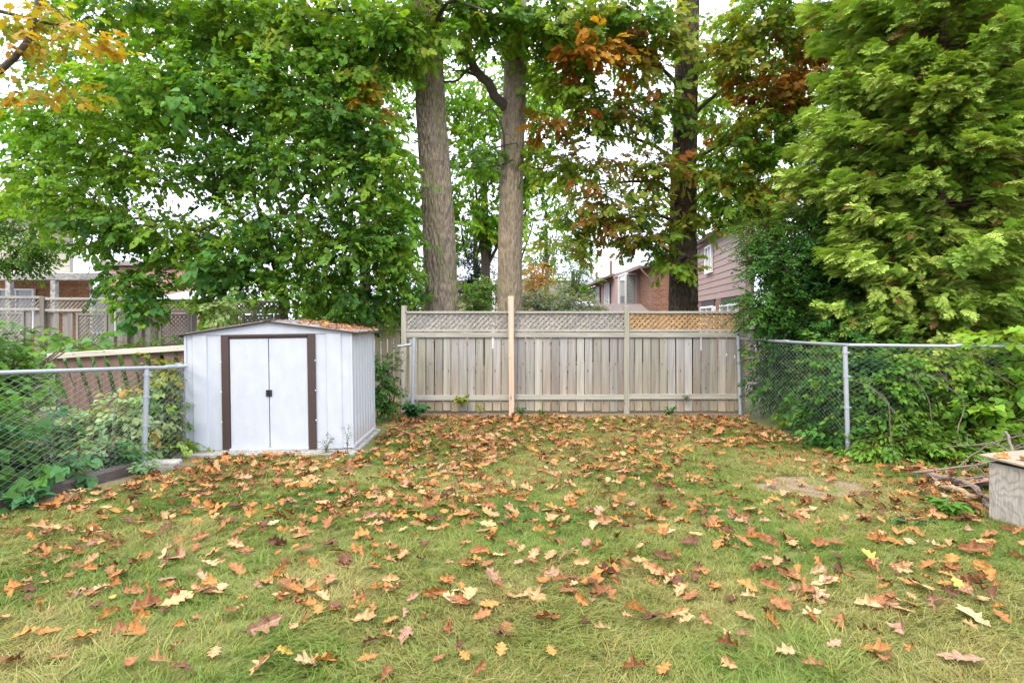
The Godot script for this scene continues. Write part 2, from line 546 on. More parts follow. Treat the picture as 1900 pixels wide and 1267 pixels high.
# diagonal slats in a w by h rectangle whose lower left corner is the origin
func lattice(w: float, h: float, pitch: float, slat: float, both := true, steep := 1.0) -> Geo:
	var g := Geo.new()
	for layer in ([1.0, -1.0] if both else [1.0]):
		var slope: float = layer * steep
		var step_ := pitch * sqrt(1.0 + slope * slope)
		var k := -h - step_
		while k < w + h + step_:
			# x runs from k, rising one for one
			var x0 := k
			var x1: float = k + h / absf(slope)
			var t0 := clampf((0.0 - x0) / (x1 - x0), 0.0, 1.0)
			var t1 := clampf((w - x0) / (x1 - x0), 0.0, 1.0)
			if t1 - t0 > 0.04:
				var a := Vector3(lerpf(x0, x1, t0), t0 * h, 0)
				var b := Vector3(lerpf(x0, x1, t1), t1 * h, 0)
				if slope < 0.0:
					a.y = h - a.y
					b.y = h - b.y
				var d := (b - a).normalized()
				var tilt := Basis(d, Vector3(0, 0, 1).cross(d), Vector3(0, 0, 1))
				g.col = shade(rng.randf_range(0.82, 1.15), rng.randf_range(-0.05, 0.05))
				g.box((a + b) * 0.5 + Vector3(0, 0, 0.0045 * layer), Vector3((b - a).length(), slat, 0.008), tilt)
			k += step_
	return g

func board_fence() -> void:
	rng.seed = 21
	var f := thing("board_fence", "weathered grey board fence with lattice top across the back of the lawn", "fence", at(0, 0, 10.1))
	var boards := []
	for k in 5:
		var g := Geo.new()
		var w := 0.118 + 0.004 * (k % 3)
		g.bevel(Vector3(0, 0.68, 0), Vector3(w, 1.26, 0.019), 0.004)
		for q in g.v.size():
			var y := g.v[q].y
			g.c[q] = [Color(1.02, 0.86, 0.68), Color(0.98, 0.80, 0.62), Color(1.05, 0.93, 0.80)][k % 3] if y < 0.3 else [Color(1, 1, 1), Color(0.97, 1.0, 0.90), Color(1.06, 1.06, 1.08)][(k + 1) % 3]
		boards.append(g.mesh())
	var x := -1.64
	while x < 3.78:
		var o := put("picket", boards[rng.randi() % 5], M.picket[rng.randi() % 7], f, Vector3(x, rng.randf_range(-0.012, 0.012), 0), Basis(Vector3(0, 0, 1), rng.randf_range(-0.006, 0.006)))
		o.rotation.y = rng.randf_range(-0.03, 0.03)
		x += 0.1385 + rng.randf_range(-0.003, 0.003)
	var spans := [[-1.745, -0.045], [0.045, 1.855], [1.945, 3.76]]
	for s in spans.size():
		var a: float = spans[s][0]
		var w: float = spans[s][1] - a
		var mid := a + w * 0.5
		var g := Geo.new()
		g.bevel(Vector3.ZERO, Vector3(w, 0.085, 0.036), 0.005)
		put("bottom_rail", g, M.rail, f, Vector3(mid, 0.275 + 0.01 * s, 0.029))
		put("top_rail", g, M.rail, f, Vector3(mid, 1.315, 0.029))
		var cap := Geo.new()
		cap.bevel(Vector3.ZERO, Vector3(w, 0.038, 0.085), 0.005)
		put("lattice_sill", cap, M.rail, f, Vector3(mid, 1.385, 0.012))
		put("cap_rail", cap, M.rail, f, Vector3(mid, 1.688, 0.012))
		var l := put("lattice", lattice(w, 0.266, 0.062, [0.044, 0.044, 0.040][s], true), M.lattice if s < 2 else M.lattice_new, f, Vector3(a, 1.404, 0.012))
		l.set_meta("kind", "stuff")
		if s == 2:
			l.set_meta("label", "newer orange cedar lattice panel")
	for q in [[-1.79, 1.80], [1.90, 1.80], [3.81, 1.66]]:
		var g := Geo.new()
		g.bevel(Vector3(0, q[1] * 0.5, 0), Vector3(0.088, q[1], 0.088), 0.006)
		put("post", g, M.post, f, Vector3(q[0], 0, 0.0))
	var p := Geo.new()
	p.bevel(Vector3(0, 0.97, 0), Vector3(0.088, 1.96, 0.088), 0.005)
	tag(put("wooden_post", p, M.post_new, self, at(-0.005, 0.0, 9.96), Basis(Vector3(0, 0, 1), 0.006)), "tall pale new wooden post standing before the board fence", "post")

func tan_fence() -> void:
	rng.seed = 22
	var f := thing("tan_fence", "tan board fence with lattice top seen between shed and grey board fence", "fence", at(-3.9, 0, 11.6))
	var b := Geo.new()
	b.bevel(Vector3(0, 0.68, 0), Vector3(0.10, 1.36, 0.02), 0.004)
	var bm := b.mesh()
	var x := 0.0
	while x < 2.3:
		put("picket", bm, M.fence_tan, f, Vector3(x, 0, rng.randf_range(-0.004, 0.004)))
		x += 0.122
	for s in 2:
		var a := -0.05 + 1.22 * s
		var g := Geo.new()
		g.bevel(Vector3.ZERO, Vector3(1.13, 0.035, 0.07), 0.005)
		put("cap_rail", g, M.fence_tan, f, Vector3(a + 0.565, 1.53, 0.02))
		put("lattice_sill", g, M.fence_tan, f, Vector3(a + 0.565, 1.378, 0.02))
		put("lattice", lattice(1.13, 0.12, 0.055, 0.028), M.fence_tan, f, Vector3(a, 1.395, 0.02)).set_meta("kind", "stuff")
	for q in [1.125, 2.345]:
		var g := Geo.new()
		g.bevel(Vector3(0, 0.80, 0), Vector3(0.085, 1.62, 0.085), 0.005)
		put("post", g, M.fence_tan, f, Vector3(q, 0, 0.02))
	# stakes that stick up behind the shed roof
	var k := 0
	for q in [[-4.05, 11.4, 1.72, "short pale stake showing above the shed ridge, nearest its peak"], [-3.92, 11.1, 1.70, "pale split stake showing above the middle of the shed roof's right slope"], [-3.22, 10.9, 1.66, "thin pale stake with a loose slat above the shed's right slope"]]:
		var g := Geo.new()
		g.bevel(Vector3(0, q[2] * 0.5, 0), Vector3(0.035, q[2], 0.03), 0.004)
		tag(put("garden_stake", g, M.post_new if k else M.post, self, at(q[0], 0, q[1])), q[3], "stake", "stakes behind the shed")
		k += 1

func grey_fence() -> void:
	rng.seed = 23
	var f := thing("grey_fence", "old grey fence with lattice windows and lattice top behind the left garden", "fence", at(-11.2, 0, 12.0))
	var board := Geo.new()
	board.bevel(Vector3(0, 0.87, 0), Vector3(0.105, 1.74, 0.02), 0.004)
	var bm := board.mesh()
	var bay := 1.63
	for s in 4:
		var x0 := 0.35 + bay * s
		var post := Geo.new()
		post.bevel(Vector3(0, 1.02, 0), Vector3(0.10, 2.08 - 0.03 * s, 0.10), 0.006)
		put("post", post, M.fence_grey[1], f, Vector3(x0, -0.02, 0.03))
		var w := bay - 0.1
		var a := x0 + 0.05
		var rail := Geo.new()
		rail.bevel(Vector3.ZERO, Vector3(w, 0.05, 0.09), 0.005)
		put("cap_rail", rail, M.fence_pale, f, Vector3(a + w * 0.5, 2.01 - 0.03 * s, 0.02))
		put("lattice_sill", rail, M.fence_pale, f, Vector3(a + w * 0.5, 1.775 - 0.02 * s, 0.02))
		put("lattice", lattice(w, 0.20, 0.06, 0.03, s > 1), M.fence_grey[2], f, Vector3(a, 1.795 - 0.02 * s, 0.02)).set_meta("kind", "stuff")
		var wx := a + 0.62
		var x := a + 0.06
		var row := 0
		while x < a + w - 0.04:
			if absf(x - (wx + 0.28)) > 0.36:
				put("board", bm, M.fence_grey[rng.randi() % 3], f, Vector3(x, -0.02 * s, 0.012 if row % 2 else -0.04))
			x += 0.135
			row += 1
		var frame := Geo.new()
		for q in [[0.0, 0.03, 1.74], [0.56, 0.03, 1.74]]:
			frame.bevel(Vector3(q[0], 0.87, 0), Vector3(0.05, q[2], 0.05), 0.004)
		frame.bevel(Vector3(0.28, 1.70, 0), Vector3(0.51, 0.05, 0.05), 0.004)
		frame.bevel(Vector3(0.28, 0.55, 0), Vector3(0.51, 0.05, 0.05), 0.004)
		put("window_frame", frame, M.fence_grey[2], f, Vector3(wx, -0.02 * s, 0.02))
		put("window_lattice", lattice(0.51, 1.10, 0.058, 0.030), M.fence_grey[2], f, Vector3(wx + 0.025, 0.575 - 0.02 * s, 0.02)).set_meta("kind", "stuff")

func leaning_fence() -> void:
	rng.seed = 24
	var f := thing("picket_fence", "low fence of leaning dark brown boards under a pale top rail", "fence", at(0, 0, 8.15))
	var cap := Geo.new()
	var a := Vector3(-6.18, 1.075, 0.05)
	var b := Vector3(-3.98, 1.21, -0.02)
	var d := (b - a).normalized()
	cap.bevel((a + b) * 0.5, Vector3((b - a).length(), 0.075, 0.05), 0.006, Basis(d, Vector3(0, 0, 1).cross(d).normalized(), Vector3(0, 0, 1)))
	put("top_rail", cap, M.cap_white, f)
	var low := Geo.new()
	low.bevel((a + b) * 0.5 + Vector3(0.1, -0.62, -0.08), Vector3((b - a).length() - 0.1, 0.07, 0.04), 0.005, Basis(d, Vector3(0, 0, 1).cross(d).normalized(), Vector3(0, 0, 1)))
	put("lower_rail", low, M.fence_brown[0], f)
	for k in 12:
		var t := (k + 0.4) / 12.0
		var p := a.lerp(b, t)
		var lean := lerpf(0.42, 0.07, pow(t, 0.6)) + rng.randf_range(-0.04, 0.04)
		var g := Geo.new()
		var ln := 1.04
		g.bevel(Vector3(0, -ln * 0.5, 0), Vector3(0.128, ln, 0.02), 0.004)
		put("board", g, M.fence_brown[rng.randi() % 3], f, p + Vector3(0, -0.015, -0.055), Basis(Vector3(0, 0, 1), lean))

# ---------- chain-link fences ----------

# a woven panel between two posts, along x from 0 to w
func woven(w: float, h0: float, h1: float, r := 0.0017) -> Geo:
	var g := Geo.new()
	var pitch := 0.052
	var count := int(w / pitch)
	for k in count:
		var x0 := (k + 0.5) * w / count
		var top := lerpf(h0, h1, x0 / w)
		var n := int(top / (pitch * 0.55))
		var pts := []
		var radii := []
		for j in n + 1:
			pts.append(Vector3(x0 + (pitch * 0.53 if (j + k) % 2 else -pitch * 0.53), 0.02 + j * (top - 0.02) / n, 0.0025 if j % 2 else -0.0025))
			radii.append(r)
		g.col = shade(rng.randf_range(0.85, 1.15))
		g.tube(pts, radii, 3, false)
	return g

func chain_fence(f: Node3D, line: Array, skip := [], gauge := 0.0017) -> void:
	for k in line.size():
		var p: Vector3 = line[k]
		if not k in skip:
			var g := Geo.new()
			var r := 0.030 if (k == 0 or k == line.size() - 1) else 0.026
			var top := p.y + (0.10 if (k == 0 or k == line.size() - 1) else -0.025)
			g.tube([Vector3(0, -0.1, 0), Vector3(0, top, 0), Vector3(0, top + 0.012, 0)], [r, r, r * 0.45], 14)
			var lean := Basis(Vector3(0, 0, 1), 0.03 if p.x > 0 else -0.03)
			var post := put("post", g, M.galv, f, Vector3(p.x, 0, p.z), lean)
			for h in [0.22, 0.52, 0.86, 1.12]:
				var ring := Geo.new()
				ring.tube([Vector3(0, h * p.y / 1.2 - 0.012, 0), Vector3(0, h * p.y / 1.2 + 0.012, 0)], [r + 0.006, r + 0.006], 12)
				ring.box(Vector3(r + 0.014, h * p.y / 1.2, 0), Vector3(0.024, 0.018, 0.01))
				put("tension_band", ring, M.galv, post)
		if k == line.size() - 1:
			break
		var q: Vector3 = line[k + 1]
		var flat := Vector3(q.x - p.x, 0, q.z - p.z)
		var x := flat.normalized()
		var turn := Basis(x, Vector3.UP, x.cross(Vector3.UP))
		var rail := Geo.new()
		var pts := []
		var radii := []
		for j in 7:
			pts.append(p.lerp(q, j / 6.0) + Vector3(0, -0.006 * sin(j * PI / 6.0), 0))
			radii.append(0.0185)
		rail.tube(pts, radii, 12)
		rail.tube([p.lerp(q, 0.49), p.lerp(q, 0.49 + 0.12 / flat.length())], [0.0215, 0.0215], 12)
		put("top_rail", rail, M.galv, f)
		put("wire_mesh", woven(flat.length(), p.y - 0.02, q.y - 0.02, gauge), M.wire, f, Vector3(p.x, 0, p.z), turn).set_meta("kind", "stuff")

func chain_fences() -> void:
	rng.seed = 31
	var f := thing("chain_link_fence", "galvanized chain-link fence along the left side, overgrown with ivy", "fence")
	chain_fence(f, [at(-4.75, 1.22, 3.2), at(-3.83, 1.06, 6.33), at(-3.67, 1.04, 6.86), at(-4.05, 1.03, 7.3), at(-4.0, 1.05, 9.75)], [2, 3], 0.0025)
	f = thing("chain_link_fence", "short stub of chain-link mesh and post between the shed and the board fence", "fence")
	chain_fence(f, [at(-1.84, 1.14, 9.80), at(-1.60, 1.17, 9.72)], [0])
	var g := thing("chain_link_fence", "galvanized chain-link fence along the right side before cedar boughs", "fence")
	chain_fence(g, [at(3.74, 1.26, 9.95), at(3.88, 1.27, 7.02), at(6.35, 1.26, 6.95), at(8.3, 1.26, 6.9)])

# ---------- the shed ----------

func shed() -> void:
	var o := thing("garden_shed", "white metal garden shed with brown trim and double sliding doors", "shed", at(-2.845, 0.035, 7.16), deg_to_rad(1.5))
	o.rotation.z = deg_to_rad(0.9)
	var w := 1.93
	var h := 1.355
	var deep := 1.27
	var hw := w * 0.5
	var peak := 0.140
	# front wall: two ribbed panels beside the doors
	for s in [-1.0, 1.0]:
		var g := Geo.new()
		var x0 := -hw if s < 0 else 0.50
		var x1 := -0.50 if s < 0 else hw
		var ribs := [0.0, 0.075, 0.089, 0.245, 0.259, x1 - x0] if s < 0 else [0.0, 0.165, 0.179, 0.345, 0.359, x1 - x0]
		var z := [0.0, 0.0, 0.016, 0.016, 0.0, 0.0]
		for k in 5:
			g.quad(Vector3(x0 + ribs[k], h, z[k]), Vector3(x0 + ribs[k + 1], h, z[k + 1]), Vector3(x0 + ribs[k + 1], 0, z[k + 1]), Vector3(x0 + ribs[k], 0, z[k]))
		put("front_panel", g, M.shed, o)
	# gable
	var gable := Geo.new()
	gable.quad(Vector3(-hw - 0.01, h + 0.002, 0.012), Vector3(0, h + peak, 0.012), Vector3(0, h + 0.001, 0.012), Vector3(0, h + 0.002, 0.012))
	gable.tri(Vector3(0, h + peak, 0.012), Vector3(hw + 0.01, h + 0.002, 0.012), Vector3(0, h + 0.001, 0.012))
	put("gable", gable, M.shed, o)
	# side and back walls, ribbed
	for side in ["side_wall", "side_wall", "back_wall"]:
		var g := Geo.new()
		var span: float = w if side == "back_wall" else deep
		var n := 8 if side != "back_wall" else 11
		for k in n:
			var a: float = span * k / n
			var p: float = span / n
			var xs := [a, a + p * 0.16, a + p * 0.26, a + p * 0.60, a + p * 0.70, a + p]
			var zs := [0.0, 0.0, 0.016, 0.016, 0.0, 0.0]
			for q in 5:
				g.col = Color.WHITE
				var low := 0.22
				g.quad(Vector3(xs[q], h, zs[q]), Vector3(xs[q + 1], h, zs[q + 1]), Vector3(xs[q + 1], low, zs[q + 1]), Vector3(xs[q], low, zs[q]))
				g.quad(Vector3(xs[q], low, zs[q]), Vector3(xs[q + 1], low, zs[q + 1]), Vector3(xs[q + 1], 0, zs[q + 1]), Vector3(xs[q], 0, zs[q]))
				for v_ in [g.c.size() - 1, g.c.size() - 2]:
					g.c[v_] = Color(0.88, 0.74, 0.58)
		if side == "back_wall":
			put(side, g, M.shed_side, o, Vector3(hw, 0, -deep), Basis(Vector3.UP, PI))
		elif not o.has_node("side_wall"):
			put(side, g, M.shed_side, o, Vector3(hw - 0.012, 0, -0.002), Basis(Vector3.UP, PI / 2))
		else:
			put(side, g, M.shed_side, o, Vector3(-hw + 0.012, 0, -deep), Basis(Vector3.UP, -PI / 2))
	for q in [[-hw, 0.0], [hw, 0.0], [hw, -deep], [-hw, -deep]]:
		var g := Geo.new()
		g.bevel(Vector3(q[0], h * 0.5, q[1]), Vector3(0.028, h, 0.028), 0.004)
		put("corner_post", g, M.shed, o)
	# roof of two pitches with ribs, its trim and eaves
	for s in [-1.0, 1.0]:
		var g := Geo.new()
		var slope := Vector3(hw + 0.07, -(peak + 0.015), 0)
		for k in 6:
			var z0 := 0.05 - (deep + 0.10) * k / 6.0
			var z1 := 0.05 - (deep + 0.10) * (k + 1) / 6.0
			var a := Vector3(0, h + peak + 0.022, z0)
			var b := Vector3(s * slope.x, h + 0.012 + 0.0, z0)
			g.col = shade(0.95 + 0.03 * (k % 3))
			g.quad_out(a, b, Vector3(b.x, b.y, z1 + 0.03), Vector3(a.x, a.y, z1 + 0.03), Vector3(0, h - 0.5, z0))
			g.box((a + b) * 0.5 + Vector3(0, 0.005, -(z0 - z1) + 0.02), Vector3((b - a).length(), 0.022, 0.025), Basis(Vector3(0, 0, 1), atan2((b - a).y * s, (b - a).x * s)))
		put("roof_panel", g, M.shed_roof, o)
		var t := Geo.new()
		var a2 := Vector3(0, h + peak + 0.012, 0.045)
		var b2 := Vector3(s * (hw + 0.075), h + 0.004, 0.045)
		t.bevel((a2 + b2) * 0.5, Vector3((b2 - a2).length(), 0.017, 0.03), 0.003, Basis(Vector3(0, 0, 1), atan2((b2 - a2).y * s, (b2 - a2).x * s)))
		put("roof_trim", t, M.shed_trim, o)
		var e := Geo.new()
		e.bevel(Vector3(s * (hw + 0.062), h - 0.004, -deep * 0.5), Vector3(0.02, 0.03, deep + 0.06), 0.003)
		put("eave_trim", e, M.shed_trim, o)
	var ridge := Geo.new()
	ridge.bevel(Vector3(0, h + peak + 0.025, -deep * 0.5), Vector3(0.09, 0.016, deep + 0.13), 0.004)
	put("ridge_cap", ridge, M.shed_trim, o)
	# door frame
	for s in [-1.0, 1.0]:
		var g := Geo.new()
		g.bevel(Vector3(s * 0.502, h * 0.5, 0.010), Vector3(0.088, h - 0.006, 0.034), 0.005)
		g.bevel(Vector3(s * 0.460, h * 0.5, 0.004), Vector3(0.016, h - 0.04, 0.018), 0.003)
		var jamb := put("door_jamb", g, M.shed_trim, o)
		for k in 3:
			var r := Geo.new()
			r.tube([Vector3(s * 0.548, 0.34 + 0.35 * k, 0.026), Vector3(s * 0.548, 0.34 + 0.35 * k, 0.032)], [0.008, 0.005], 8)
			put("rivet", r, M.rivet, jamb)
	var head := Geo.new()
	head.bevel(Vector3(0, h - 0.012, 0.010), Vector3(0.912, 0.030, 0.034), 0.004)
	head.bevel(Vector3(0, h - 0.040, 0.004), Vector3(0.90, 0.020, 0.016), 0.003)
	put("door_head", head, M.shed_trim, o)
	for s in [-1.0, 1.0]:
		var g := Geo.new()
		g.bevel(Vector3(s * 0.2275, 0.672, 0.0), Vector3(0.447, 1.295, 0.014), 0.004)
		var d := put("door", g, M.shed, o)
		for k in 3:
			var r := Geo.new()
			r.tube([Vector3(s * 0.245, 0.30 + 0.35 * k, 0.006), Vector3(s * 0.245, 0.30 + 0.35 * k, 0.011)], [0.007, 0.004], 8)
			put("rivet", r, M.rivet, d)
		var hd := Geo.new()
		hd.bevel(Vector3(s * 0.018, 0.665, 0.014), Vector3(0.030, 0.080, 0.022), 0.005)
		put("handle", hd, M.black, d)
	var sill := Geo.new()
	sill.bevel(Vector3(0, 0.012, 0.018), Vector3(0.92, 0.028, 0.045), 0.004)
	put("door_track", sill, M.shed, o)
	var base := Geo.new()
	base.bevel(Vector3(hw + 0.006, 0.012, -deep * 0.5), Vector3(0.03, 0.035, deep + 0.02), 0.004)
	put("base_rail", base, M.shed_side, o)

# ---------- houses ----------

func brick_wall(parent: Node3D, w: float, h: float, colors: Array, where: Vector3, turn: float, seed_: int) -> void:
	rng.seed = seed_
	var wall := Geo.new()
	wall.box(Vector3(w * 0.5, h * 0.5, -0.11), Vector3(w, h, 0.2))
	var o := put("brick_wall", wall, M.mortar, parent, where, Basis(Vector3.UP, turn))
	var b := Geo.new()
	b.bevel(Vector3.ZERO, Vector3(0.20, 0.060, 0.03), 0.004)
	var places := []
	var tints := []
	for r in int(h / 0.072):
		var x := -0.10 if r % 2 else 0.0
		while x < w - 0.05:
			var a := maxf(x, 0.0)
			var e := minf(x + 0.2, w)
			if e - a > 0.04:
				places.append(Transform3D(Basis().scaled(Vector3((e - a) / 0.2, 1, 1)), Vector3((a + e) * 0.5, 0.036 + r * 0.072, rng.randf_range(-0.013, -0.009))))
				tints.append(pick(colors, rng.randf()) * rng.randf_range(0.85, 1.15))
			x += 0.21
	scatter("brick", b.mesh(), M.brick, places, tints, o)

# boards along x from 0 to w, overlapping upwards
func boards(parent: Node3D, w: float, h: float, each: float, m: Material, where: Vector3, turn: float) -> Node3D:
	var wall := Geo.new()
	wall.box(Vector3(w * 0.5, h * 0.5, -0.08), Vector3(w - 0.01, h, 0.12))
	var o := put("sided_wall", wall, m, parent, where, Basis(Vector3.UP, turn))
	var n := int(ceil(h / each))
	var g := Geo.new()
	g.box(Vector3(w * 0.5, each * 0.5, 0), Vector3(w, each * 1.02, 0.016), Basis(Vector3.RIGHT, -0.09))
	var gm := g.mesh()
	for k in n:
		put("siding_board", gm, m, o, Vector3(0, k * each, 0))
	return o

func window(parent: Node3D, w: float, h: float, where: Vector3, turn: float, m: Material, mullions := 1) -> void:
	var g := Geo.new()
	var t := 0.07
	g.bevel(Vector3(0, -t * 0.5, 0), Vector3(w + t * 2, t, 0.09), 0.008)
	g.bevel(Vector3(0, h + t * 0.5, 0), Vector3(w + t * 2, t, 0.09), 0.008)
	for s in [-1.0, 1.0]:
		g.bevel(Vector3(s * (w * 0.5 + t * 0.5), h * 0.5, 0), Vector3(t, h, 0.088), 0.008)
	for k in mullions:
		g.bevel(Vector3(-w * 0.5 + w * (k + 1.0) / (mullions + 1.0), h * 0.5, 0), Vector3(0.045, h, 0.06), 0.006)
	var o := put("window", g, m, parent, where, Basis(Vector3.UP, turn))
	var p := Geo.new()
	p.box(Vector3(0, h * 0.5, -0.01), Vector3(w, h, 0.008))
	put("pane", p, M.glass, o)
	var dark := Geo.new()
	dark.box(Vector3(0, h * 0.5, -0.06), Vector3(w, h, 0.02))  # dark sheet for the unlit room; its shade is in the colour
	put("window_backing", dark, M.interior, o)

func houses() -> void:
	var red := [Color(0.38, 0.16, 0.09), Color(0.47, 0.25, 0.16), Color(0.42, 0.20, 0.12)]
	# the row of townhouses beyond the fence on the right
	var o := thing("brick_townhouse", "brick townhouse with white bay window and long brown row behind the fence", "house", at(6.15, 0, 27.0))
	brick_wall(o, 2.4, 4.05, red, Vector3(0.0, 0, 0), 0.0, 41)
	var dn := PI / 2
	brick_wall(o, 2.2, 3.9, red, Vector3(0.0, 0, -2.2), -dn, 42)
	# the fronts recede along the row, each a little further forward
	boards(o, 8.0, 4.3, 0.21, M.siding, Vector3(-0.1, 0, -17.0), -dn)
	var g := Geo.new()
	g.box(Vector3(-0.02, 2.1, -5.6), Vector3(0.3, 4.2, 6.7))
	put("recess_wall", g, M.siding, o)
	g = Geo.new()
	g.box(Vector3(0.35, 2.1, -21.0), Vector3(0.3, 4.2, 8.0))
	put("far_wall", g, M.siding_dark, o)
	# bay window
	g = Geo.new()
	g.bevel(Vector3(-0.35, 2.05, -3.4), Vector3(0.62, 0.25, 2.0), 0.03)
	put("bay_base", g, M.trim_brown, o)
	g = Geo.new()
	for q in [Vector3(-0.64, 3.0, -2.45), Vector3(-0.64, 3.0, -4.35), Vector3(-0.04, 3.0, -2.43)]:
		g.bevel(q, Vector3(0.09, 1.7, 0.09), 0.01)
	g.bevel(Vector3(-0.64, 2.22, -3.4), Vector3(0.09, 0.09, 1.8), 0.01)
	g.bevel(Vector3(-0.64, 3.82, -3.4), Vector3(0.09, 0.09, 1.8), 0.01)
	g.bevel(Vector3(-0.34, 2.22, -2.44), Vector3(0.50, 0.09, 0.09), 0.01)
	g.bevel(Vector3(-0.34, 3.82, -2.44), Vector3(0.50, 0.09, 0.09), 0.01)
	var bay := put("bay_window", g, M.trim_white, o)
	g = Geo.new()
	g.box(Vector3(-0.63, 3.02, -3.4), Vector3(0.01, 1.5, 1.8))
	g.box(Vector3(-0.34, 3.02, -2.46), Vector3(0.5, 1.5, 0.01))
	put("pane", g, M.glass, bay)
	g = Geo.new()
	g.box(Vector3(-0.40, 3.02, -3.4), Vector3(0.34, 1.56, 1.7))
	put("window_backing", g, M.trim_grey, bay)
	g = Geo.new()
	# roofs with eaves, falling along the row
	g.box(Vector3(1.1, 4.42, -2.4), Vector3(3.0, 0.08, 6.0), Basis(Vector3(0, 0, 1), 0.36))
	g.box(Vector3(-0.25, 3.93, -3.2), Vector3(0.5, 0.12, 6.6))
	put("roof", g, M.shingle, o)
	g = Geo.new()
	g.bevel(Vector3(-0.52, 3.93, -3.2), Vector3(0.07, 0.14, 6.9), 0.01)
	g.tube([Vector3(-0.52, 3.9, 0.1), Vector3(-0.2, 3.55, 0.1), Vector3(0.05, 3.35, 0.08), Vector3(0.05, 0.3, 0.08)], [0.05, 0.05, 0.05, 0.05], 8)
	put("gutter", g, M.trim_brown, o)
	g = Geo.new()
	g.box(Vector3(0.0, 4.28, -13.0), Vector3(1.7, 0.10, 9.0), Basis(Vector3(0, 0, 1), 0.30))
	g.box(Vector3(0.35, 4.42, -21.5), Vector3(1.9, 0.10, 9.0), Basis(Vector3(0, 0, 1), 0.30))
	put("roof", g, M.shingle, o)
	g = Geo.new()
	g.bevel(Vector3(-0.85, 4.02, -13.0), Vector3(0.08, 0.16, 9.2), 0.01)
	put("gutter", g, M.trim_brown, o)
	for q in [[-0.22, -11.0, 2.2, 1.6], [-0.22, -15.2, 2.2, 1.6]]:
		window(o, 1.5, q[3], Vector3(q[0], q[2], q[1]), -dn, M.trim_white)
	window(o, 1.3, 1.3, Vector3(0.17, 2.4, -19.5), -dn, M.trim_white)
	g = Geo.new()
	g.tri(Vector3(0.0, 4.05, 0.02), Vector3(1.3, 4.85, 0.02), Vector3(2.4, 4.05, 0.02))
	put("gable", g, M.siding_pink, o)
	g = Geo.new()
	g.box(Vector3(0.6, 4.49, 0.08), Vector3(1.75, 0.10, 0.16), Basis(Vector3(0, 0, 1), 0.56))
	put("fascia", g, M.trim_brown, o)
	for q in [[-0.3, -9.0], [0.0, -17.2]]:
		g = Geo.new()
		g.tube([Vector3(q[0], 4.2, q[1]), Vector3(q[0], 5.1, q[1])], [0.09, 0.09], 8)
		put("roof_vent", g, M.trim_brown, o)
	# a garage in front of it
	o = thing("garage", "low brown garage with a shingled lean-to roof and pale skylight behind the fence", "garage", at(2.85, 0, 24.0))
	g = Geo.new()
	g.box(Vector3(1.25, 0.82, -1.2), Vector3(2.7, 1.64, 2.2))
	put("wall", g, M.siding_dark, o)
	g = Geo.new()
	g.box(Vector3(1.15, 1.98, -0.95), Vector3(3.1, 0.07, 2.6), Basis(Vector3.RIGHT, 0.20))
	put("roof", g, M.shingle, o)
	g = Geo.new()
	g.bevel(Vector3(1.15, 1.70, 0.34), Vector3(3.14, 0.12, 0.09), 0.01)
	g.tube([Vector3(2.6, 1.68, 0.34), Vector3(2.62, 1.3, 0.2), Vector3(2.9, 1.0, 0.1), Vector3(2.9, 0.1, 0.1)], [0.045, 0.045, 0.045, 0.045], 8)
	put("gutter", g, M.trim_brown, o)
	g = Geo.new()
	g.bevel(Vector3(0.05, 2.24, -1.4), Vector3(0.9, 0.10, 0.8), 0.03, Basis(Vector3.RIGHT, 0.20))
	put("skylight", g, M.trim_white, o)
	# the sided house nearer on the right
	o = thing("sided_house", "house with mauve siding over brick piers and windows behind the orange lattice", "house", at(7.35, 0, 24.3), -0.105)
	boards(o, 7.2, 2.1, 0.21, M.siding, Vector3(0, 2.30, 0), -dn)
	for q in [[0.05, 0.9], [3.3, 1.1], [6.2, 1.0]]:
		brick_wall(o, q[1], 2.28, red, Vector3(0.02, 0, q[0]), -dn, 43 + int(q[0]))
	for q in [2.1, 5.3]:
		window(o, 2.0, 1.5, Vector3(-0.02, 0.5, q), -dn, M.trim_white, 1)
		g = Geo.new()
		g.bevel(Vector3(0.05, 2.17, q), Vector3(0.10, 0.24, 2.2), 0.01)
		put("window_blind", g, M.interior, o)
	window(o, 0.9, 0.85, Vector3(-0.06, 3.30, 2.6), -dn, M.trim_white, 1)
	g = Geo.new()
	g.box(Vector3(0.9, 4.88, 3.6), Vector3(2.6, 0.10, 7.6), Basis(Vector3(0, 0, 1), 0.35))
	put("roof", g, M.shingle, o)
	# the house behind the grey fence on the left
	o = thing("cream_house", "cream sided house with brick ground floor and porch behind the grey fence", "house", at(-17.2, 0, 19.0))
	boards(o, 4.0, 2.1, 0.2, M.siding_cream, Vector3(-0.6, 3.06, 0.0), 0.0)
	brick_wall(o, 3.0, 2.95, [Color(0.40, 0.17, 0.07), Color(0.50, 0.25, 0.11)], Vector3(0.0, 0, -1.4), 0.0, 48)
	g = Geo.new()
	g.bevel(Vector3(1.6, 2.92, 0.05), Vector3(6.4, 0.22, 0.2), 0.01)
	put("porch_beam", g, M.trim_grey, o)
	for x in [1.55, 2.95]:
		g = Geo.new()
		g.bevel(Vector3(x, 1.4, 0.05), Vector3(0.16, 2.8, 0.16), 0.01)
		put("porch_post", g, M.trim_grey, o)
	g = Geo.new()
	g.box(Vector3(2.0, 5.15, -1.2), Vector3(5.0, 0.12, 3.6), Basis(Vector3(0, 0, 1), -0.20))
	g.box(Vector3(-0.4, 5.3, -1.2), Vector3(2.6, 0.12, 3.6), Basis(Vector3(0, 0, 1), 0.20))
	put("roof", g, M.shingle, o)
	g = Geo.new()
